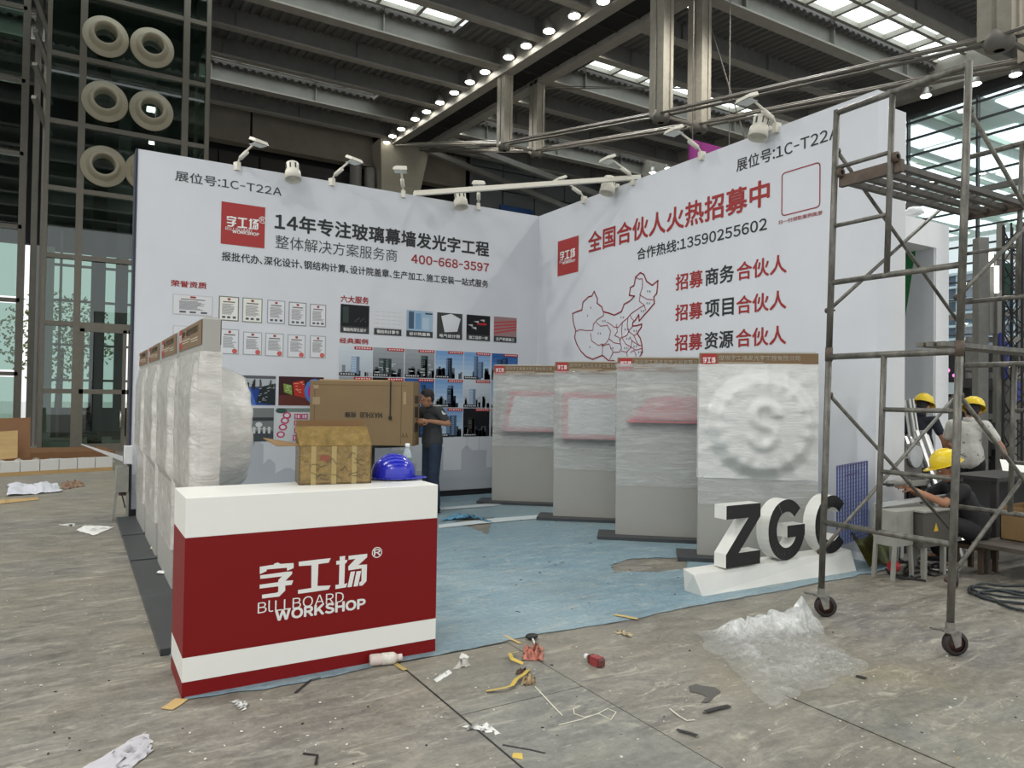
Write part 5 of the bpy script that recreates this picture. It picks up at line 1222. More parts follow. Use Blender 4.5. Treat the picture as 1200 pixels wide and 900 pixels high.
# blue perforated sheet leaning on the end of the right wall
ps = thing('perforated_sheet', 'blue perforated metal sheet leaning against the end of the right booth wall', 'sheet', (6.9,4.2,0))
a, b = at(981,546,7.14), at(1016,540,7.06); c, d_ = at(1016,628,7.0), at(981,640,7.06)
PB = mat('sheet_blue', (84,96,146), .4, metal=.2)
n_, m_ = 11, 20
def pq(u, v): return (a.lerp(b,u)).lerp(d_.lerp(c,u), v)
mb = MB()
for i in range(n_+1): mb.bar(pq(i/n_,0), pq(i/n_,1), .018, .004)
for j in range(m_+1): mb.bar(pq(0,j/m_), pq(1,j/m_), .018, .005)
wb(mb,'sheet_grid',PB,ps)['kind'] = 'stuff'
mb = MB(); mb.bar(pq(0,.02),pq(1,.02),.03,.006); mb.bar(pq(.25,.14),pq(.75,.12),.05,.006); wb(mb,'printed_label',mat('sheet_label',(86,74,120),.5),ps)
og = thing('metal_offcut', 'olive gold polished metal sheet lying folded under the perforated sheet', 'sheet', (6.7,4.3,0))
mb = MB(); mb.grid(8,6,lambda u,v: (6.45+.55*u, 4.33-.2*v+.05*u, .34-.30*v+.03*math.sin(u*6)*v)); wb(mb,'curved_sheet',mat('olive_metal',(104,100,50),.22,metal=.8),og,smooth=True)
# grey machine cabinet on splayed legs
mc = thing('machine_cabinet', 'grey metal machine cabinet on splayed legs with a warning sticker', 'machine', (6.45,4.0,0))
def cab(x0,y0,x1,y1,z0,z1,n,m,bev=.004): mb = MB(); mb.box(x0,y0,z0,x1,y1,z1); return wb(mb,n,m,mc,bevel=bev)
q0 = at(1020,676,6.6)
cab(6.33,3.80,6.60,4.02,.30,.62,'side_box',GREYP); cab(6.62,3.72,7.05,4.05,.28,.60,'cabinet',mat('cabinet_dark',(74,72,66),.45)); cab(6.60,3.70,7.07,4.07,.60,.62,'cabinet_top',GREYP)
for x,y,dx in ((6.34,3.82,-.03),(6.58,3.82,.03),(6.34,4.0,-.03),(6.58,4.0,.03)): mb = MB(); mb.bar((x,y,.31),(x+dx,y,0),.03,.03); wb(mb,'leg',GREYP,mc)
for x,y in ((6.68,3.75),(7.0,3.75),(6.68,4.02),(7.0,4.02)): mb = MB(); mb.box(x-.02,y-.02,0,x+.02,y+.02,.28); wb(mb,'leg',GREYP,mc)
mb = MB(); mb.poly([(6.78,3.717,.42),(6.86,3.717,.42),(6.82,3.717,.50)]); wb(mb,'warning_sticker',mat('sticker_yellow',(200,160,40),.5),mc)
mb = MB(); mb.tube([(6.43,3.9,.1),(6.49,3.9,.1)],.05,14); wb(mb,'red_motor',mat('motor_red',(150,36,44),.4),mc)
# cutting bench behind with tool
bn = thing('saw_bench', 'grey steel workbench with cutting machine behind the machine cabinet', 'workbench', (8.0,4.7,0))
for (a_,b_,c_1,d_1,e,f,n,m) in ((7.55,4.45,.70,8.45,4.95,.76,'bench_top',GREYP),(7.65,4.5,.76,7.98,4.85,1.0,'motor_housing',mat('motor_grey',(96,94,90),.5)),(7.6,4.5,.3,8.4,4.9,.34,'lower_shelf',GREYP),(8.05,4.5,.76,8.3,4.8,.88,'tool_case',mat('tool_dark',(50,48,46),.5)),(7.6,4.92,.34,8.4,4.94,.70,'rear_sheet',mat('dark_steel2',(44,42,41),.6))):
    mb = MB(); mb.box(a_,b_,c_1,d_1,e,f); wb(mb,n,m,bn,bevel=.006)
for x in (7.58,8.42):
    for y in (4.48,4.92): mb = MB(); mb.box(x-.025,y-.025,0,x+.025,y+.025,.7); wb(mb,'leg',mat('dark_steel',(52,50,48),.5,metal=.3),bn)
mb = MB(); mb.tube([(7.8,4.46,1.02),(7.8,4.49,1.02)],.12,20); wb(mb,'saw_disc',ALU,bn)
# aluminium profiles leaning together
for k,(px0,py0,px1,py1,fw,wd) in enumerate(((1063,470,1075,560,8.4,.07),(1068,468,1082,560,8.3,.05),(1064,512,1092,585,8.1,.09),(1072,515,1100,590,8.0,.10),(1078,505,1112,600,7.9,.12),(1085,510,1118,604,8.0,.05))):
    a_, b_ = at(px0,py0,fw+.3), at(px1,py1,fw-.2); t_ = (b_-a_); b_ = a_+t_*((a_.z-.02)/(a_.z-b_.z))
    t = thing('aluminium_profile', ['narrow aluminium profile leaning farthest left by the white portal','second thin aluminium profile leaning by the white portal','wide shiny aluminium profile crossing below the black shirted worker','white aluminium profile leaning behind the seated helmet','broad grey aluminium profile in the middle of the leaning bundle','thin aluminium profile at the right of the leaning bundle'][k], 'metal profile', tuple(b_), 0, 'leaning aluminium profiles')
    mb = MB(); mb.bar(a_,b_,wd,.03); wb(mb,'profile_bar',ALU if k % 2 == 0 else mat('profile_white',(206,206,202),.4),t)
    mb = MB(); mb.bar(a_+Vector((0,0,.0)),b_,wd*.35,.036); wb(mb,'groove',mat('groove_grey',(92,92,90),.5),t)
# table with white sheets, boxes and pallet at right edge
tb = thing('low_trestle', 'low dark wooden trestle holding cardboard boxes at the right edge', 'trestle', (7.9,3.4,0))
mb = MB(); mb.box(7.2,3.0,.27,9.2,3.6,.31); wb(mb,'deck',mat('old_wood',(74,68,60),.8,noise_amt=.2,noise_scale=12),tb)
for x in (7.35,8.3,9.1):
    for y in (3.05,3.55): mb = MB(); mb.bar((x,y,.27),(x+.05,y,0),.05,.04); wb(mb,'leg',MATS['old_wood'],tb)
for i,(x0,y0,w_,d1,h,l) in enumerate(((7.62,3.25,.45,.3,.32,'taller brown cardboard box under the white sheets on the trestle'),(8.15,3.02,.5,.3,.28,'open brown cardboard box at the right edge of the trestle'))):
    t = thing('cardboard_box', l, 'box', (x0+w_/2,y0+d1/2,.31)); mb = MB()
    for q_ in ((x0,y0,x0+w_,y0+.008),(x0,y0+d1-.008,x0+w_,y0+d1),(x0,y0,x0+.008,y0+d1),(x0+w_-.008,y0,x0+w_,y0+d1)): mb.box(q_[0],q_[1],.31,q_[2],q_[3],.31+h)
    mb.box(x0,y0,.31,x0+w_,y0+d1,.318); wb(mb,'carton_body',CARD,t)
    mb = MB(); mb.hexa([(x0,y0,.31+h),(x0+w_,y0,.31+h),(x0+w_,y0-.1,.31+h-.1),(x0,y0-.1,.31+h-.1),(x0,y0,.316+h),(x0+w_,y0,.316+h),(x0+w_,y0-.1,.316+h-.1),(x0,y0-.1,.316+h-.1)]); wb(mb,'front_flap',CARD,t)
sh = [at(1162,620,7.6), at(1215,634,7.0)]
for k in range(6):
    z = .655+k*.016; mb = MB(); mb.hexa([(7.55,2.85,z),(9.6,2.85,z),(9.6,3.3,z),(7.55,3.3,z),(7.55,2.85,z+.008),(9.6,2.85,z+.008),(9.6,3.3,z+.008),(7.55,3.3,z+.008)])
    tag(mb.build('white_strip', mat('strip_white',(224,222,226),.4)), 'flat white plastic strip in the stack laid over the cardboard boxes', 'plastic strip', 'stacked white strips')
pp = thing('paper_sheet', 'white sheet of paper beside the hand of the person in the spotted white shirt', 'paper', tuple(at(1190,548,7.6)))
c0 = at(1190,548,7.6); mb = MB(); mb.hexa([c0+Vector(v) for v in ((-.16,.05,-.03),(.05,-.12,-.05),(.25,.0,.05),(.02,.16,.07),(-.16,.05,-.026),(.05,-.12,-.046),(.25,.0,.054),(.02,.16,.074))]); wb(mb,'sheet',mat('paper_white',(222,222,218),.7),pp)
bt = thing('parts_bench', 'dark steel bench with tools standing behind the trestle at the right edge', 'workbench', (8.7,4.0,0))
mb = MB(); mb.box(8.1,3.8,.80,9.9,4.3,.84); wb(mb,'bench_top',MATS['dark_steel'],bt)
for x in (8.15,9.85):
    for y in (3.85,4.25): mb = MB(); mb.box(x-.03,y-.03,0,x+.03,y+.03,.8); wb(mb,'leg',MATS['dark_steel'],bt)
mb = MB(); mb.box(8.2,4.27,0,9.8,4.29,.78); wb(mb,'rear_panel',TRIM,bt)
# power tool and small clutter by the seated worker
hg = thing('hand_grinder', 'small grey power tool held in front of the seated worker', 'power tool', tuple(at(1052,566,6.95)))
g0, g1 = at(1040,567,6.95), at(1066,565,7.0); mb = MB(); mb.tube([g0, g0.lerp(g1,.5), g1], [.030,.034,.026], 14); wb(mb,'tool_body',mat('tool_grey',(120,118,112),.35),hg,smooth=True)
mb = MB(); mb.tube([g0-Vector((0,0,.012)), g0+Vector((0,0,.004))], .055, 18); wb(mb,'grinding_disc',TRIM,hg)
mb = MB(); mb.tube([g1, g1+Vector((.06,.03,-.25)), g1+Vector((.02,.1,-.6)), Vector((g1.x,g1.y+.1,.02))], .006, 6); wb(mb,'power_cord',TRIM,hg)
ms = thing('metal_strip', 'long shiny aluminium strip lying across the machine cabinet top', 'metal profile', (6.8,3.9,.63))
mb = MB(); mb.bar((6.36,4.02,.645),(7.3,3.86,.70),.06,.03); wb(mb,'profile_bar',ALU,ms)
# cables
CABL = mat('cable_dark', (34,42,44), .5)
def cable(label, pix, r=.01, m=CABL, seed=0, group='cables on the floor'):
    pts = [FL(*q) for q in pix]; rr = random.Random(seed); out = []
    for i in range(len(pts)-1):
        for k in range(6):
            t = k/6; p_ = pts[max(i-1,0)], pts[i], pts[i+1], pts[min(i+2,len(pts)-1)]
            q = .5*((2*p_[1])+(p_[2]-p_[0])*t+(2*p_[0]-5*p_[1]+4*p_[2]-p_[3])*t*t+(3*p_[1]-p_[0]-3*p_[2]+p_[3])*t**3); q.z = r+.002+rr.random()*.004; out.append(q)
    q = pts[-1].copy(); q.z = r; out.append(q)
    mb = MB(); mb.tube(out, r, 7); return tag(mb.build('cable', m, smooth=True), label, 'cable', group)
cable('dark green cable looping nearest the camera at the right edge', [(1200,718),(1180,713),(1160,703),(1138,697),(1137,690),(1150,690),(1200,700)], .012, seed=1)
cable('dark green cable running straight out of the right edge of the coil', [(1205,697),(1180,694),(1158,694),(1145,699),(1165,706),(1200,709)], .012, seed=2)
cable('dark cable curling under the low trestle', [(1205,688),(1175,688),(1150,686),(1140,693),(1170,700),(1205,703)], .01, seed=3)
for i,pix in enumerate((((1040,672),(1060,680),(1090,672),(1075,660),(1050,662),(1045,675),(1085,682)),((1050,655),(1080,668),(1100,660),(1085,652),(1060,668),(1070,678)),((1062,676),(1072,662),(1098,668),(1110,660),(1090,655),(1064,660)),((1038,668),(1052,676),(1078,672),(1096,676),(1108,670)))):
    cable(['black cable looping past the machine cabinet legs','black cable tangled beside the sneaker of the seated worker','black cable in the middle of the tangle under the bench','thin black cable lying in front of the tangle'][i], pix, .009, TRIM, 10+i)
cv = MB()
def tall(name, label, cat, fw, px0, px1, py0, py1, m, th=.15, extra=None, grp=None):
    a_, b_ = at(px0,py0,fw), at(px1,py0,fw); z1 = a_.z; z0 = max(0, at(px0,py1,fw).z); d = (b_-a_); d.z = 0; nrm_ = Vector((-d.y,d.x,0)).normalized()*th
    if nrm_.dot(_F) < 0: nrm_ = -nrm_
    t = thing(name, label, cat, (a_.x,a_.y,z0), 0, grp); mb = MB()
    q = [a_, a_+d, a_+d+nrm_, a_+nrm_]; mb.hexa([Vector((v.x,v.y,z0)) for v in q]+[Vector((v.x,v.y,z1)) for v in q]); wb(mb,'post_body',m,t)
    return t, a_, a_+d, z0, z1
LGR = mat('lift_grey', (112,112,108), .5, noise_amt=.1)
gL2 = 'grey steel lift posts behind the workers'
for k,(fw,a_,b_,c1,d1,l) in enumerate(((15,1147,1159,278,700,'widest grey lift post, right of the near scaffold upright'),(14,1118,1124,465,700,'low grey lift post left of the near scaffold upright'),(15.2,1186,1192,430,700,'grey lift post at the right edge beside the black truss'))):
    tall('lift_post', l, 'post', fw, a_, b_, c1, d1, LGR, .2, grp=gL2)
rk = thing('equipment_rack', 'dark rack of crossbars, profiles and stacked equipment behind the white shirted worker', 'rack', tuple(at(1150,600,16)))
rk.location.z = 0
for py in (398,440,488,560): a_, b_ = at(1133,py,15.8), at(1202,py,15.8); mb = MB(); mb.bar(a_,b_,.1,.12); wb(mb,'crossbar',LGR,rk)
a_, b_ = at(1128,400,17), at(1210,400,17); d = b_-a_; d.z = 0; f3 = Vector((_F.x,_F.y,0))*.6
mb = MB(); mb.hexa([Vector((q.x,q.y,0)) for q in (a_,a_+d,a_+d+f3,a_+f3)]+[Vector((q.x,q.y,2.9)) for q in (a_,a_+d,a_+d+f3,a_+f3)]); wb(mb,'dark_backing',mat('rack_dark',(30,30,33),.7),rk)
for px,fw,py in ((1136,16.6,400),(1199,16.3,262),(1172.5,16.2,262)): q = at(px,py,fw); mb = MB(); mb.box(q.x-.06,q.y-.06,0,q.x+.06,q.y+.06,q.z); wb(mb,'rack_upright',LGR,rk)
for (px0,px1,py0,py1,fw) in ((1160,1167,300,392,15.6),(1169,1176,340,495,15.5)):
    p0_, p1_ = at(px0,py0,fw), at(px1,py0,fw); z1_ = at(px0,py1,fw).z; d = p1_-p0_; d.z = 0; n3 = Vector((_F.x,_F.y,0))*.15
    mb = MB(); mb.hexa([Vector((q.x,q.y,z)) for z in (z1_,p0_.z) for q in (p0_,p0_+d,p0_+d+n3,p0_+n3)]); wb(mb,'hanging_profile',LGR,rk)
p0_, p1_ = at(1158,302,15.9), at(1202,300,15.9); mb = MB(); mb.bar(p0_,p1_,.1,.12); wb(mb,'crossbar',LGR,rk)
rr = random.Random(8)
for k in range(16):
    q = at(rr.uniform(1126,1200), rr.uniform(420,600), 16.4); s_ = rr.uniform(.08,.22); g_ = rr.randint(30,90)
    mb = MB(); mb.box(q.x-s_,q.y-.15,max(.02,q.z-s_),q.x+s_,q.y+.1,max(.3,q.z+s_)); wb(mb,'stacked_case',mat('case_%d'%(g_//20),(g_//20*20+10,)*3,.6),rk)
for i,(px,a0,a1,col) in enumerate(((1161.5,293,312,(255,250,235)),(1168,312,343,(255,252,245)),(1184,430,463,(250,240,200)))):
    q0, q1 = at(px,a0,15.4), at(px,a1,15.4); mb = MB(); mb.tube([q0,q1], .045, 8); wb(mb,'light_tube',mat('tube_glow_%d'%i,col,.4,emit=col,estr=3.0),rk)
for i,(px,a0,a1) in enumerate(((1174,390,410),(1179,400,445),(1192,448,470))):
    q0, q1 = at(px,a0,15.4), at(px,a1,15.4); mb = MB(); mb.tube([q0,q1], .06, 8); wb(mb,'blue_tube', mat('blue_tube',(50,60,140),.4), rk)
def truss(label, fw, px, py0, w_=.34):
    b0 = at(px, 600, fw); b0.z = 0; z1 = at(px,py0,fw).z; t = thing('truss_tower', label, 'truss', tuple(b0), 0, 'black box truss towers')
    for sx_ in (-1,1):
        for sy_ in (-1,1): mb = MB(); mb.tube([b0+Vector((sx_*w_/2,sy_*w_/2,0)), b0+Vector((sx_*w_/2,sy_*w_/2,z1))], .025, 6); wb(mb,'chord',TRIM,t)
    n = int(z1/w_); mb = MB()
    for k in range(n):
        za, zb_ = k*w_, (k+1)*w_; s = 1 if k % 2 else -1
        for (x0,y0,x1,y1) in ((-1,-1,1,-1),(-1,1,1,1),(-1,-1,-1,1),(1,-1,1,1)):
            mb.tube([b0+Vector((x0*w_/2*s if x0!=x1 else x0*w_/2,(y0 if x0!=x1 else y0*s)*w_/2,za)), b0+Vector((x1*w_/2*s if x0!=x1 else x1*w_/2,(y1 if x0!=x1 else y1*s)*w_/2,zb_))], .013, 5)
    wb(mb,'lacing',TRIM,t)['kind'] = 'stuff'
    return t
truss('black box truss tower at the right edge, nearest the camera of the two', 14.4, 1191, 262)
tt_ = truss('black box truss tower behind the grey lift posts, carrying a green cloth', 18.8, 1180, 262, .3)
a_, b_ = at(1170,308,18.4), at(1186,345,18.4); mb = MB(); mb.hexa([Vector((x,y,z)) for z in (b_.z,a_.z) for x,y in ((a_.x,a_.y),(b_.x,b_.y),(b_.x+.05,b_.y+.05),(a_.x+.05,a_.y+.05))]); wb(mb,'green_cloth',mat('green_cloth',(28,66,54),.8),tt_)
ws = thing('notice_stand', 'pale notice board under a dark display with pink picture, left of the near scaffold upright', 'sign', (at(1113,460,16).x,at(1113,460,16).y,0))
def slabpx(px0,py0,px1,py1,fw,th,name,m):
    a_, b_ = at(px0,py0,fw), at(px1,py1,fw); mb = MB(); mb.hexa([Vector((x,y,z)) for z in (b_.z,a_.z) for x,y in ((a_.x,a_.y),(b_.x,b_.y),(b_.x+th,b_.y+th),(a_.x+th,a_.y+th))]); return wb(mb,name,m,ws)
slabpx(1105.5,448,1121,462,16,.1,'board',mat('pale_board',(206,220,228),.5)); slabpx(1106,424,1124,448,16.05,.1,'screen_frame',TRIM)
mb = MB()
for (px,py,r_) in ((1111,434,2.6),(1118,440,2.2),(1109,440,1.2)): q = at(px,py,15.95); mb.poly([q+_R*(r_*.0188*math.cos(k*1.05))+_U*(r_*.0188*math.sin(k*1.05)) for k in range(6)])
wb(mb,'pink_picture',mat('pink_glow',(230,120,200),.4,emit=(236,130,206),estr=1.0),ws)
q = at(1113,455,16.1); mb = MB(); mb.box(q.x-.04,q.y-.04,0,q.x+.04,q.y+.04,q.z); wb(mb,'pole',TRIM,ws); mb = MB(); mb.box(q.x-.3,q.y-.3,0,q.x+.3,q.y+.3,.03); wb(mb,'foot_plate',TRIM,ws)

# ================================================================== LEFT SIDE CLUTTER
WDP = mat('plywood', (176,146,98), .7, noise_amt=.1, noise_scale=3, stretch=(1,1,6)); HB = mat('hardboard', (124,88,58), .75, noise_amt=.06)
def panel(name, label, cat, pix, Y, th, m, lean=0.0, grp=None):
    q = [P(x,y,1,Y) for x,y in pix]; zt = max(v.z for v in q)
    q = [Vector((v.x, v.y+lean*(v.z/zt), max(0.002,v.z))) for v in q]; mb = MB(); n = len(q); mb.poly(q); q2 = [v+Vector((0,th,0)) for v in q]; mb.poly(q2[::-1])
    for i in range(n): mb.quad(q[i],q2[i],q2[(i+1)%n],q[(i+1)%n])
    return tag(mb.build(name, m), label, cat, grp)
panel('cardboard_sheet','large brown hardboard sheet standing upright at the left edge','sheet',[(-14,491),(35,490),(35,536),(-14,538)],16.9,.04,HB,.25)
panel('plywood_sheet','smaller pale plywood sheet leaning in front of the brown sheet','sheet',[(-12,507),(20,505),(20,537),(-12,540)],16.4,.03,WDP,.2)
lb = thing('long_carton', 'long flattened brown carton lying behind the wrapped profiles at the left', 'box', tuple(FL(60,541)))
a_, b_ = FL(-20,544), FL(135,534); mb = MB(); d = b_-a_; n3 = Vector((-d.y,d.x,0)).normalized()*.5; mb.hexa([a_,b_,b_+n3,a_+n3,a_+Vector((0,0,.22)),b_+Vector((0,0,.12)),b_+n3+Vector((0,0,.2)),a_+n3+Vector((0,0,.3))]); wb(mb,'carton_body',HB,lb)
bd = thing('profile_bundle', 'long bundle of white profiles wrapped in clear film lying on the floor at the left', 'bundle', tuple(FL(60,556)))
a_, b_ = FL(-25,560), FL(132,551)
d = (b_-a_); L_ = d.length; d.normalize(); n3 = Vector((-d.y,d.x,0))
mb = MB(); mb.hexa([a_+n3*s+Vector((0,0,z)) if k else b_+n3*s+Vector((0,0,z)) for z in (0,.07) for k,s in ((1,0),(0,0),(0,.9),(1,.9))]); wb(mb,'base_board',WDP,bd)
for k in range(7):
    p0_ = a_+d*(L_*(k+.01)/7)+n3*.06+Vector((0,0,.09)); p1_ = a_+d*(L_*(k+.97)/7)+n3*.06+Vector((0,0,.09)); mb = MB(); mb.bar(p0_+Vector((0,0,.08)),p1_+Vector((0,0,.08)),.12,.2); wb(mb,'white_profile',MATS['profile_white'],bd)
rr = random.Random(1); mb = MB()
mb.grid(70,18,lambda u,v: tuple(a_+d*(L_*u*1.02)+n3*(.0+.95*v)+Vector((0,0,.24*math.sin(math.pi*min(1,v*1.5+.16))**.5*(1-.3*u)+.07*noise.noise((u*16,v*5,2))+.05))))
wb(mb,'loose_film',FC,bd,smooth=True)
def crumple(name, label, cat, pix, h, m, seed, nu=26, nv=16, group=None, sc_=3.0, base=.004):
    q = [FL(*p_) for p_ in pix]; mb = MB()
    def fn(u, v):
        p_ = (q[0].lerp(q[1],u)).lerp(q[3].lerp(q[2],u), v); e = min(u,1-u,v,1-v)*4; e = min(1,e)
        nz = noise.noise((u*sc_*3,v*sc_*2,seed))+.5*noise.noise((u*sc_*8,v*sc_*6,seed)); dx = .04*noise.noise((u*6,v*6,seed+5))*(1+e)
        return (p_.x+dx, p_.y+dx*.7, base+max(0,h*(.35+nz)*(.25+.75*e)))
    mb.grid(nu,nv,fn); return tag(mb.build(name, m, smooth=True), label, cat, group)
PAPER = mat('crumpled_paper', (196,198,206), .6); PAPW = MATS['paper_white']
crumple('crumpled_sheet','crumpled pale blue grey plastic sheet in front of the wrapped bundle at the left','plastic sheet',((8,582),(72,577),(68,568),(10,569)),.15,PAPER,3,30,18,None,1.1)
crumple('debris_pile','small pile of paper scraps and wood shavings beside the crumpled sheet','debris',((74,574),(98,570),(96,564),(72,566)),.07,mat('debris',(130,104,84),.8,noise_amt=.5,noise_scale=20),6)
crumple('wood_scrap','pale wood strip lying at the left edge below the crumpled sheet','wood strip',((-10,592),(45,586),(45,583),(-10,587)),.03,WDP,8,10,4)
crumple('paper_sheet','bent white paper sheet on the floor left of the booth end','paper',((89,622),(110,628),(134,618),(100,616)),.03,PAPW,12,10,8)
crumple('paper_scrap','thin white paper scrap beside the bent paper sheet at the left','paper',((69,616),(87,617),(88,614),(70,615)),.015,PAPW,14,8,4)
crumple('paper_sheet','folded pale paper at the bottom left edge of the picture','paper',((96,902),(150,905),(180,880),(172,858)),.035,mat('pale_paper',(190,188,194),.6),16,16,10)
# steel dustpan-like bin and white bracket against the booth wall end
bi = thing('metal_stand', 'small grey metal box on bent legs beside the end of the back wall', 'stand', tuple(P(143,603,2,0)))
yb_ = 10.2; X_ = lambda px: P(px,600,1,yb_).x; Z_ = lambda py: P(143,py,1,yb_).z
mb = MB(); mb.box(X_(135),yb_,Z_(577),X_(150),yb_+.16,Z_(547)); wb(mb,'metal_box',GREYP,bi,bevel=.004)
for px in (136,149): 
    mb = MB(); mb.bar((X_(px),yb_+.03,Z_(577)),(X_(px-3 if px<140 else px),yb_+.03,0),.02,.03); wb(mb,'leg',GREYP,bi)
mb = MB(); mb.bar((X_(133),yb_+.03,.02),(X_(150),yb_+.03,.02),.03,.02); wb(mb,'foot_bar',GREYP,bi)
mb = MB(); mb.tube([(X_(144),yb_+.08,.30),(X_(144),yb_+.08,.36)],.05,12); mb.tube([(X_(143),yb_+.08,.30),(X_(147),yb_+.08,.14)],.008,6); wb(mb,'socket',mat('socket_dark',(60,34,30),.5),bi)
br = thing('white_bracket', 'white plastic box with a pointed white sheet fixed beside the back wall end', 'bracket', (X_(148),yb_+.1,Z_(543)))
mb = MB(); mb.box(X_(144),yb_,Z_(544),X_(154),yb_+.12,Z_(523)); wb(mb,'bracket_box',MATS['portal_white'],br,bevel=.004)
a_, b_, c__ = P(95,520,1,yb_-.2), P(144,535,1,yb_), P(144,541,1,yb_); mb = MB(); mb.hexa([a_,b_,c__,a_-Vector((0,0,.01)),a_+Vector((0,.03,0)),b_+Vector((0,.05,0)),c__+Vector((0,.05,0)),a_+Vector((0,.03,-.01))]); wb(mb,'pointed_sheet',MATS['portal_white'],br)
mb = MB(); mb.box(X_(151),yb_+.02,0,X_(153.5),yb_+.2,Z_(546)); wb(mb,'black_post',TRIM,br)

# ================================================================== FLOOR LITTER IN FRONT
def heap():
    q = [FL(818,772), FL(905,829), FL(1012,783), FL(965,745), FL(940,722), FL(832,741)]
    c = sum(q, Vector())/6; mb = MB()
    p00, p10, p11, p01 = FL(812,742), FL(902,830), FL(1020,785), FL(955,736)
    def fn(u, v):
        p_ = (p00.lerp(p10,u)).lerp(p01.lerp(p11,u), v); n1 = noise.noise((u*5,v*5,.3)); n2 = noise.noise((u*14,v*14,4)); n3 = noise.noise((u*34,v*34,7))
        e = min(1, min(u,1-u,v,1-v)*6)
        ridge = math.exp(-((u-.10)/.11)**2)*.15*sstep(0,.25,v)*(1-sstep(.80,1,v)*.4) + math.exp(-((u-.10)**2+(v-.88)**2)/.016)*.17
        low = .025+.03*max(0,n1)
        z = .004+(low+ridge*(.9+.22*n2)+abs(n2)*.022+abs(n3)*.010)*(.2+.8*e)
        return (p_.x+.05*n1+.02*n3, p_.y+.05*noise.noise((u*5,v*5,9))+.02*n2, z)
    mb.grid(110,110,fn); m = film_material('film_heap', (240,242,240), .35, 1.0, (6,6,6), .08, .9, (.0,.10))
    return tag(mb.build('plastic_film', m, smooth=True), 'heap of crumpled clear plastic film on the floor before the scaffold', 'plastic film')
heap()
def bottle(label, name, px, py, rot, parts):
    p_ = FL(px,py); t = thing(name, label, 'bottle', (p_.x,p_.y,0), rot); return t
t = bottle('white milky plastic bottle lying against the foot of the counter','plastic_bottle',449,778,-.0,None); t.location = FL(449,781)
a_ = FL(433,781); b_ = FL(471,777); dd_ = (b_-a_); dd_.normalize(); Lb = (b_-a_).length; rb = .034; up_ = Vector((0,0,rb+.002))
mb = MB(); mb.tube([a_+up_, a_+dd_*.008+up_, a_+dd_*Lb*.3+up_, a_+dd_*Lb*.33+up_, a_+dd_*Lb*.36+up_, a_+dd_*Lb*.75+up_, a_+dd_*Lb*.86+up_], [.028,rb,rb,rb*.93,rb,rb,.018], 18); wb(mb,'bottle_body',mat('milky_plastic',(206,192,184),.3),t,smooth=True)
mb = MB(); mb.tube([a_+dd_*Lb*.86+up_, a_+dd_*Lb+up_], .02, 16); wb(mb,'cap',mat('cap_pinkish',(212,196,190),.4),t,smooth=True)
mb = MB(); mb.tube([a_+dd_*Lb*.38+up_, a_+dd_*Lb*.72+up_], rb+.0008, 18, cap=False); wb(mb,'label_band',mat('bottle_label',(214,208,198),.5,noise_amt=.2,noise_scale=30),t,smooth=True)
t = thing('plastic_bottle','small square drink bottle with dark red label and white cap on the floor','bottle',tuple(FL(697,779)))
a_, b_ = FL(706,783), FL(686,774); dd_ = (b_-a_).normalized(); Lb = (b_-a_).length
mb = MB(); mb.bar(a_+Vector((0,0,.028)), a_+dd_*Lb*.72+Vector((0,0,.028)), .05, .05); wb(mb,'bottle_body',mat('tea_red',(96,44,40),.2,coat=.4),t,bevel=.008)
mb = MB(); mb.bar(a_+dd_*Lb*.12+Vector((0,0,.028)), a_+dd_*Lb*.55+Vector((0,0,.028)), .0515, .0515); wb(mb,'label_band',mat('red_label',(140,52,54),.4,noise_amt=.4,noise_scale=40),t)
mb = MB(); mb.tube([a_+dd_*Lb*.72+Vector((0,0,.028)), a_+dd_*Lb*.84+Vector((0,0,.028))],[.024,.014],14); wb(mb,'neck',mat('olive_plastic',(112,96,60),.3),t,smooth=True)
mb = MB(); mb.tube([a_+dd_*Lb*.84+Vector((0,0,.028)), a_+dd_*Lb*1.0+Vector((0,0,.028))], .016, 14); wb(mb,'cap',MATS['cap_white'],t,smooth=True)
def ribbon(name, label, cat, pix, wd, m, h=.006, up=0.0, grp=None):
    pts = [FL(*q) for q in pix]; mb = MB(); L_, R_2 = [], []
    for i, p_ in enumerate(pts):
        d = pts[min(i+1,len(pts)-1)]-pts[max(i-1,0)]; n3 = Vector((-d.y,d.x,0)).normalized()*wd/2; z = h+up*abs(math.sin(i*1.9)); L_.append(p_+n3+Vector((0,0,z))); R_2.append(p_-n3+Vector((0,0,z+.3*up)))
    for i in range(len(pts)-1):
        mb.hexa([L_[i]-Vector((0,0,.002)),L_[i+1]-Vector((0,0,.002)),R_2[i+1]-Vector((0,0,.002)),R_2[i]-Vector((0,0,.002)),L_[i],L_[i+1],R_2[i+1],R_2[i]])
    return tag(mb.build(name, m), label, cat, grp)
YT_ = mat('yellow_strap', (206,178,84), .5); BW_ = mat('black_wire', (26,26,28), .5); PWD = mat('pale_wood', (204,176,116), .7); WST = mat('white_string', (206,202,186), .7)
ribbon('yellow_strap','yellow packing strap curling on the floor in the foreground','strap',[(570,812),(592,812),(600,808),(605,800),(614,796),(619,787)],.028,YT_,.008,.02)
ribbon('yellow_strap','short bent yellow strap beside the crushed red drink carton','strap',[(613,780),(600,778),(597,770),(607,768)],.022,YT_,.01,.02)
ribbon('yellow_strap','yellow tape strip under the neck of the white bottle','strap',[(463,778),(470,783),(475,786)],.03,mat('dull_yellow',(176,156,96),.6),.006)
ribbon('wood_strip','pale wood splinter near the edge of the blue film, left of the red drink bottle','wood strip',[(591,745),(600,750),(610,755)],.02,PWD,.006)
ribbon('wood_strip','pale wood splinter lying on the blue film edge below the white letters','wood strip',[(720,722),(733,724),(747,727)],.035,PWD,.012)
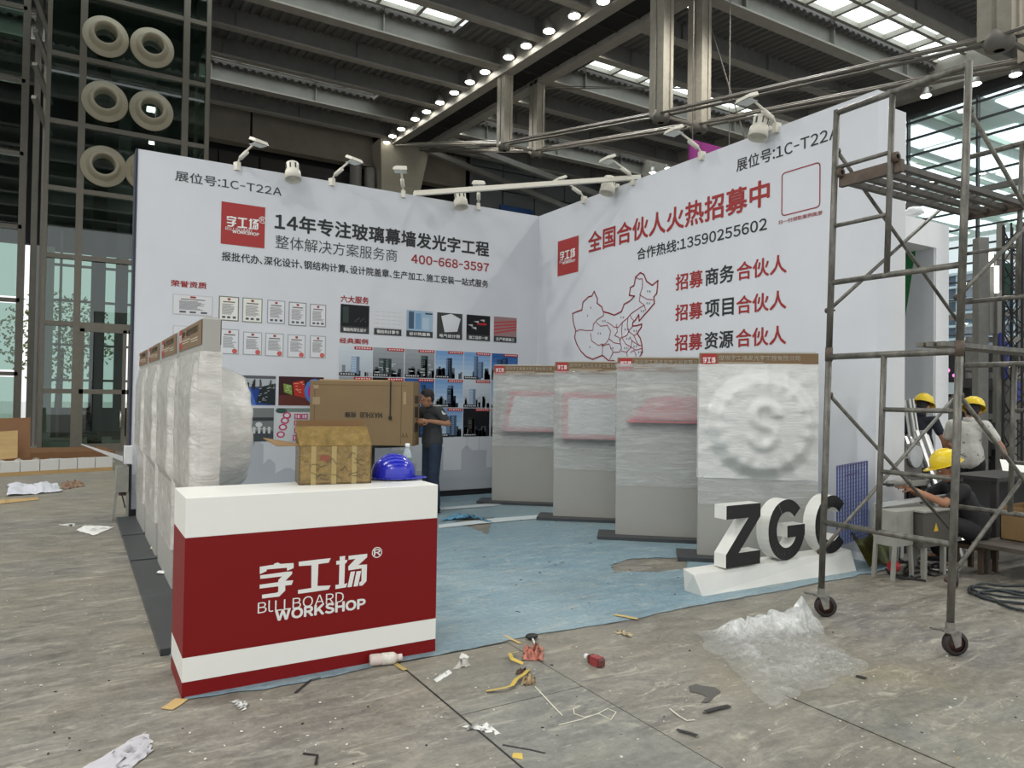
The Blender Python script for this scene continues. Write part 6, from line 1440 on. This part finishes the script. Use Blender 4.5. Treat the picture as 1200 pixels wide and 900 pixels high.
ribbon('wood_strip','pale tape end on the floor at the left front corner of the counter','tape',[(213,820),(205,826),(195,832)],.07,mat('masking_tape',(190,160,104),.7),.006)
ribbon('black_wire','black wire offcut bent like a hook in front of the counter','wire offcut',[(346,813),(354,806),(364,798),(376,795)],.014,BW_)
ribbon('black_wire','black wire offcut at the bottom centre beside the yellow blob','wire offcut',[(589,874),(605,877),(622,880),(639,884)],.012,BW_)
ribbon('black_wire','thick black offcut below the dark stain, nearest the plastic film','wire offcut',[(827,836),(840,832),(855,829)],.03,BW_,.01)
ribbon('black_wire','thin black offcut lower left of the dark stain','wire offcut',[(793,857),(805,860),(817,864)],.022,BW_,.01)
ribbon('black_wire','black offcut lying on the right part of the hatch plate','wire offcut',[(1003,794),(1008,795),(1015,797)],.03,BW_,.012)
ribbon('black_wire','black angled offcut at the bottom left of centre','wire offcut',[(355,884),(372,886),(370,897)],.012,BW_)
ribbon('white_string','loop of thin white string on the floor plate in the foreground','string',[(655,851),(680,845),(700,838),(712,832),(722,836),(716,845),(702,838),(685,842),(673,838),(672,832),(680,829)],.006,WST,.008)
ribbon('white_string','straight white string leading from the yellow strap','string',[(627,806),(640,820),(652,833),(659,840)],.007,WST,.008)
ribbon('white_string','thin white cord curling right of the string loop','string',[(785,832),(795,840),(805,846),(814,845)],.007,WST,.008)
crumple('paper_scrap','white triangular paper scrap on the floor in the foreground centre','paper',((541,853),(572,849),(588,862),(564,857)),.012,PAPW,31,8,6)
crumple('paper_scrap','torn white paper strip right of the counter foot','paper',((508,798),(526,786),(530,790),(512,801)),.03,PAPW,33,8,6)
crumple('paper_scrap','curled pale paper beside the torn white strip','paper',((530,786),(552,782),(548,776),(538,776)),.05,mat('grey_paper',(176,172,164),.7),35,8,6)
crumple('paper_scrap','small curled white shred near the counter corner on the floor','paper',((538,772),(546,775),(550,771),(541,766)),.04,PAPW,36,6,6)
crumple('paper_scrap','small shredded white scrap on the floor in front of the counter','paper',((267,823),(290,825),(288,834),(282,826)),.02,PAPW,37,8,6)
crumple('paper_scrap','pale yellow shred on the dark edge board','paper',((175,650),(196,652),(193,643),(178,644)),.07,mat('straw',(186,182,150),.7),39,12,8,base=.052)
crumple('paper_scrap','white shred on the dark edge board near the counter','paper',((183,679),(197,680),(195,676),(186,676)),.03,PAPW,41,6,4,base=.052)
crumple('paper_scrap','white torn scrap on the aisle floor beside the edge board','paper',((165,682),(170,676),(174,671),(170,680)),.03,PAPW,42,6,4)
crumple('paper_scrap','pale leaf shaped scrap on the floor right of the wood splinter','paper',((720,742),(740,747),(742,744),(724,740)),.02,mat('tan_scrap',(176,160,130),.7),43,8,4)
crumple('foam_scrap','yellow blob of packing at the bottom centre edge','debris',((600,889),(613,892),(612,884),(601,884)),.02,YT_,44,6,6)
crumple('crushed_carton','crushed red and white drink carton among the litter','carton',((612,775),(637,776),(636,762),(614,760)),.07,mat('crushed_carton',(176,108,90),.5,noise_amt=.6,noise_scale=24),46,12,10)
crumple('crushed_packet','crushed pale packet tangled with the yellow strap','carton',((612,803),(627,804),(626,796),(614,795)),.05,mat('crushed_packet',(160,138,104),.5,noise_amt=.6,noise_scale=30),47,10,8)
crumple('debris_pile','small dark brown peel beside the yellow strap','debris',((604,792),(618,790),(616,785),(606,786)),.03,mat('brown_peel',(70,48,36),.7),48,8,6)
crumple('crumpled_film','crumpled scrap of blue film standing up at the tear near the back','plastic film',((515,612),(560,608),(578,614),(535,604)),.07,mat('film_blue',(96,150,180),.35),50,20,10,base=.02)
t = thing('plastic_spoon', 'black scoop with a white handle lying at the blue film edge', 'scoop', tuple(FL(623,750)))
p_ = FL(623,749); q = FL(630,762); mb = MB(); ellip(mb, p_+Vector((0,0,.02)), (.045,.035,.018)); wb(mb,'scoop_bowl',BW_,t,smooth=True); mb = MB(); mb.tube([p_+Vector((0,0,.015)), q+Vector((0,0,.008))], .006, 6); wb(mb,'scoop_handle',PAPW,t)
def stain(label, pix, col, seed):
    q = [FL(*p_) for p_ in pix]; mb = MB(); mb.poly([(v.x,v.y,.0035) for v in q]); return tag(mb.build('floor_stain', mat('stain_%d'%seed, col, .35)), label, 'stain')
stain('dark wet stain on the floor left of the plastic film heap', [(807,805),(816,802),(822,804),(838,806),(845,811),(838,816),(830,824),(821,824),(828,817),(820,813),(808,811)], (74,72,67), 1)
# fine grit and crumbs: nobody could count them
rr = random.Random(12); mb = MB()
for k in range(300):
    px, py = rr.uniform(0,1200), 600+300*rr.random()**.8; p_ = FL(px,py)
    if .5 < p_.x < XB and p_.y > 4.0 and rr.random() < .85: continue
    s = rr.uniform(.002,.009); a = rr.uniform(0,6.28); c, s2 = math.cos(a)*s, math.sin(a)*s; k_ = rr.uniform(.3,1)
    z = .0045; mb.hexa([p_+Vector((c,s2,z)),p_+Vector((-s2*k_,c*k_,z)),p_+Vector((-c,-s2,z)),p_+Vector((s2*k_,-c*k_,z)),p_+Vector((c,s2,z+s*.5))*1,p_+Vector((-s2*k_,c*k_,z+s*.5)),p_+Vector((-c,-s2,z+s*.5)),p_+Vector((s2*k_,-c*k_,z+s*.5))], 0 if rr.random() < .72 else (1 if rr.random() < .7 else 2))
tag(mb.build('floor_grit', [mat('grit_white',(214,210,200),.7), mat('grit_dark',(48,44,40),.7), mat('grit_tan',(176,150,106),.7)]), 'scattered plaster crumbs and grit over the grey floor', 'grit', kind='stuff')
rr = random.Random(19); mb = MB()
for k in range(60):
    px, py = rr.uniform(520,1000), rr.uniform(590,740); p_ = FL(px,py)
    if p_.y < 4.2 or p_.x > 6.5: continue
    a = rr.uniform(0,6.28); n3 = Vector((math.cos(a),math.sin(a),0))*rr.uniform(.01,.05); mb.tube([p_+Vector((0,0,.010)), p_+n3+Vector((0,0,.012))], .0025, 4, mi=rr.randint(0,1))
tag(mb.build('film_debris', [MATS['grit_white'], MATS['grit_dark']]), 'small wire ends and crumbs scattered on the blue film', 'grit', kind='stuff')

# details that belong to a part become its sub-parts
def nest(root_name, host_name, names):
    for r in list(COL.objects):
        if r.parent is None and r.name.split('.')[0] == root_name:
            hosts = [c for c in r.children if c.name.split('.')[0] == host_name]
            if not hosts: continue
            for c in list(r.children):
                if c.name.split('.')[0] in names and not c.children and c.matrix_parent_inverse == hosts[0].matrix_parent_inverse:
                    c.parent = hosts[0]; c.matrix_parent_inverse = Matrix()
nest('display_panel', 'header_strip', ('header_logo','logo_strokes','lettering','small_print'))
nest('reception_counter', 'red_panel', ('logo_strokes','lettering','mark_ring'))
nest('screen_carton', 'carton_body', ('lettering','torn_patch','crease_line','side_print'))
nest('cardboard_box', 'carton_body', ('red_stamp','pen_scribble'))
nest('water_bottle', 'bottle_body', ('label_band',)); nest('plastic_bottle', 'bottle_body', ('label_band',))
nest('drum_spotlight', 'drum', ('vent_slot',)); nest('arm_floodlight', 'head', ('lamp_glass',))
nest('machine_cabinet', 'cabinet', ('warning_sticker',)); nest('hard_hat', 'shell', ('crown_ridge',)); nest('person', 'helmet_shell', ('helmet_crown_ridge','helmet_brim'))
nest('person', 'shirt', ('collar','shoulder_stripe')); nest('person', 'body', ('eye',)); nest('perforated_sheet', 'sheet_grid', ('printed_label',))
nest('aluminium_profile', 'profile_bar', ('groove',)); nest('scaffold_tower', 'upright', ('brace_pin',))
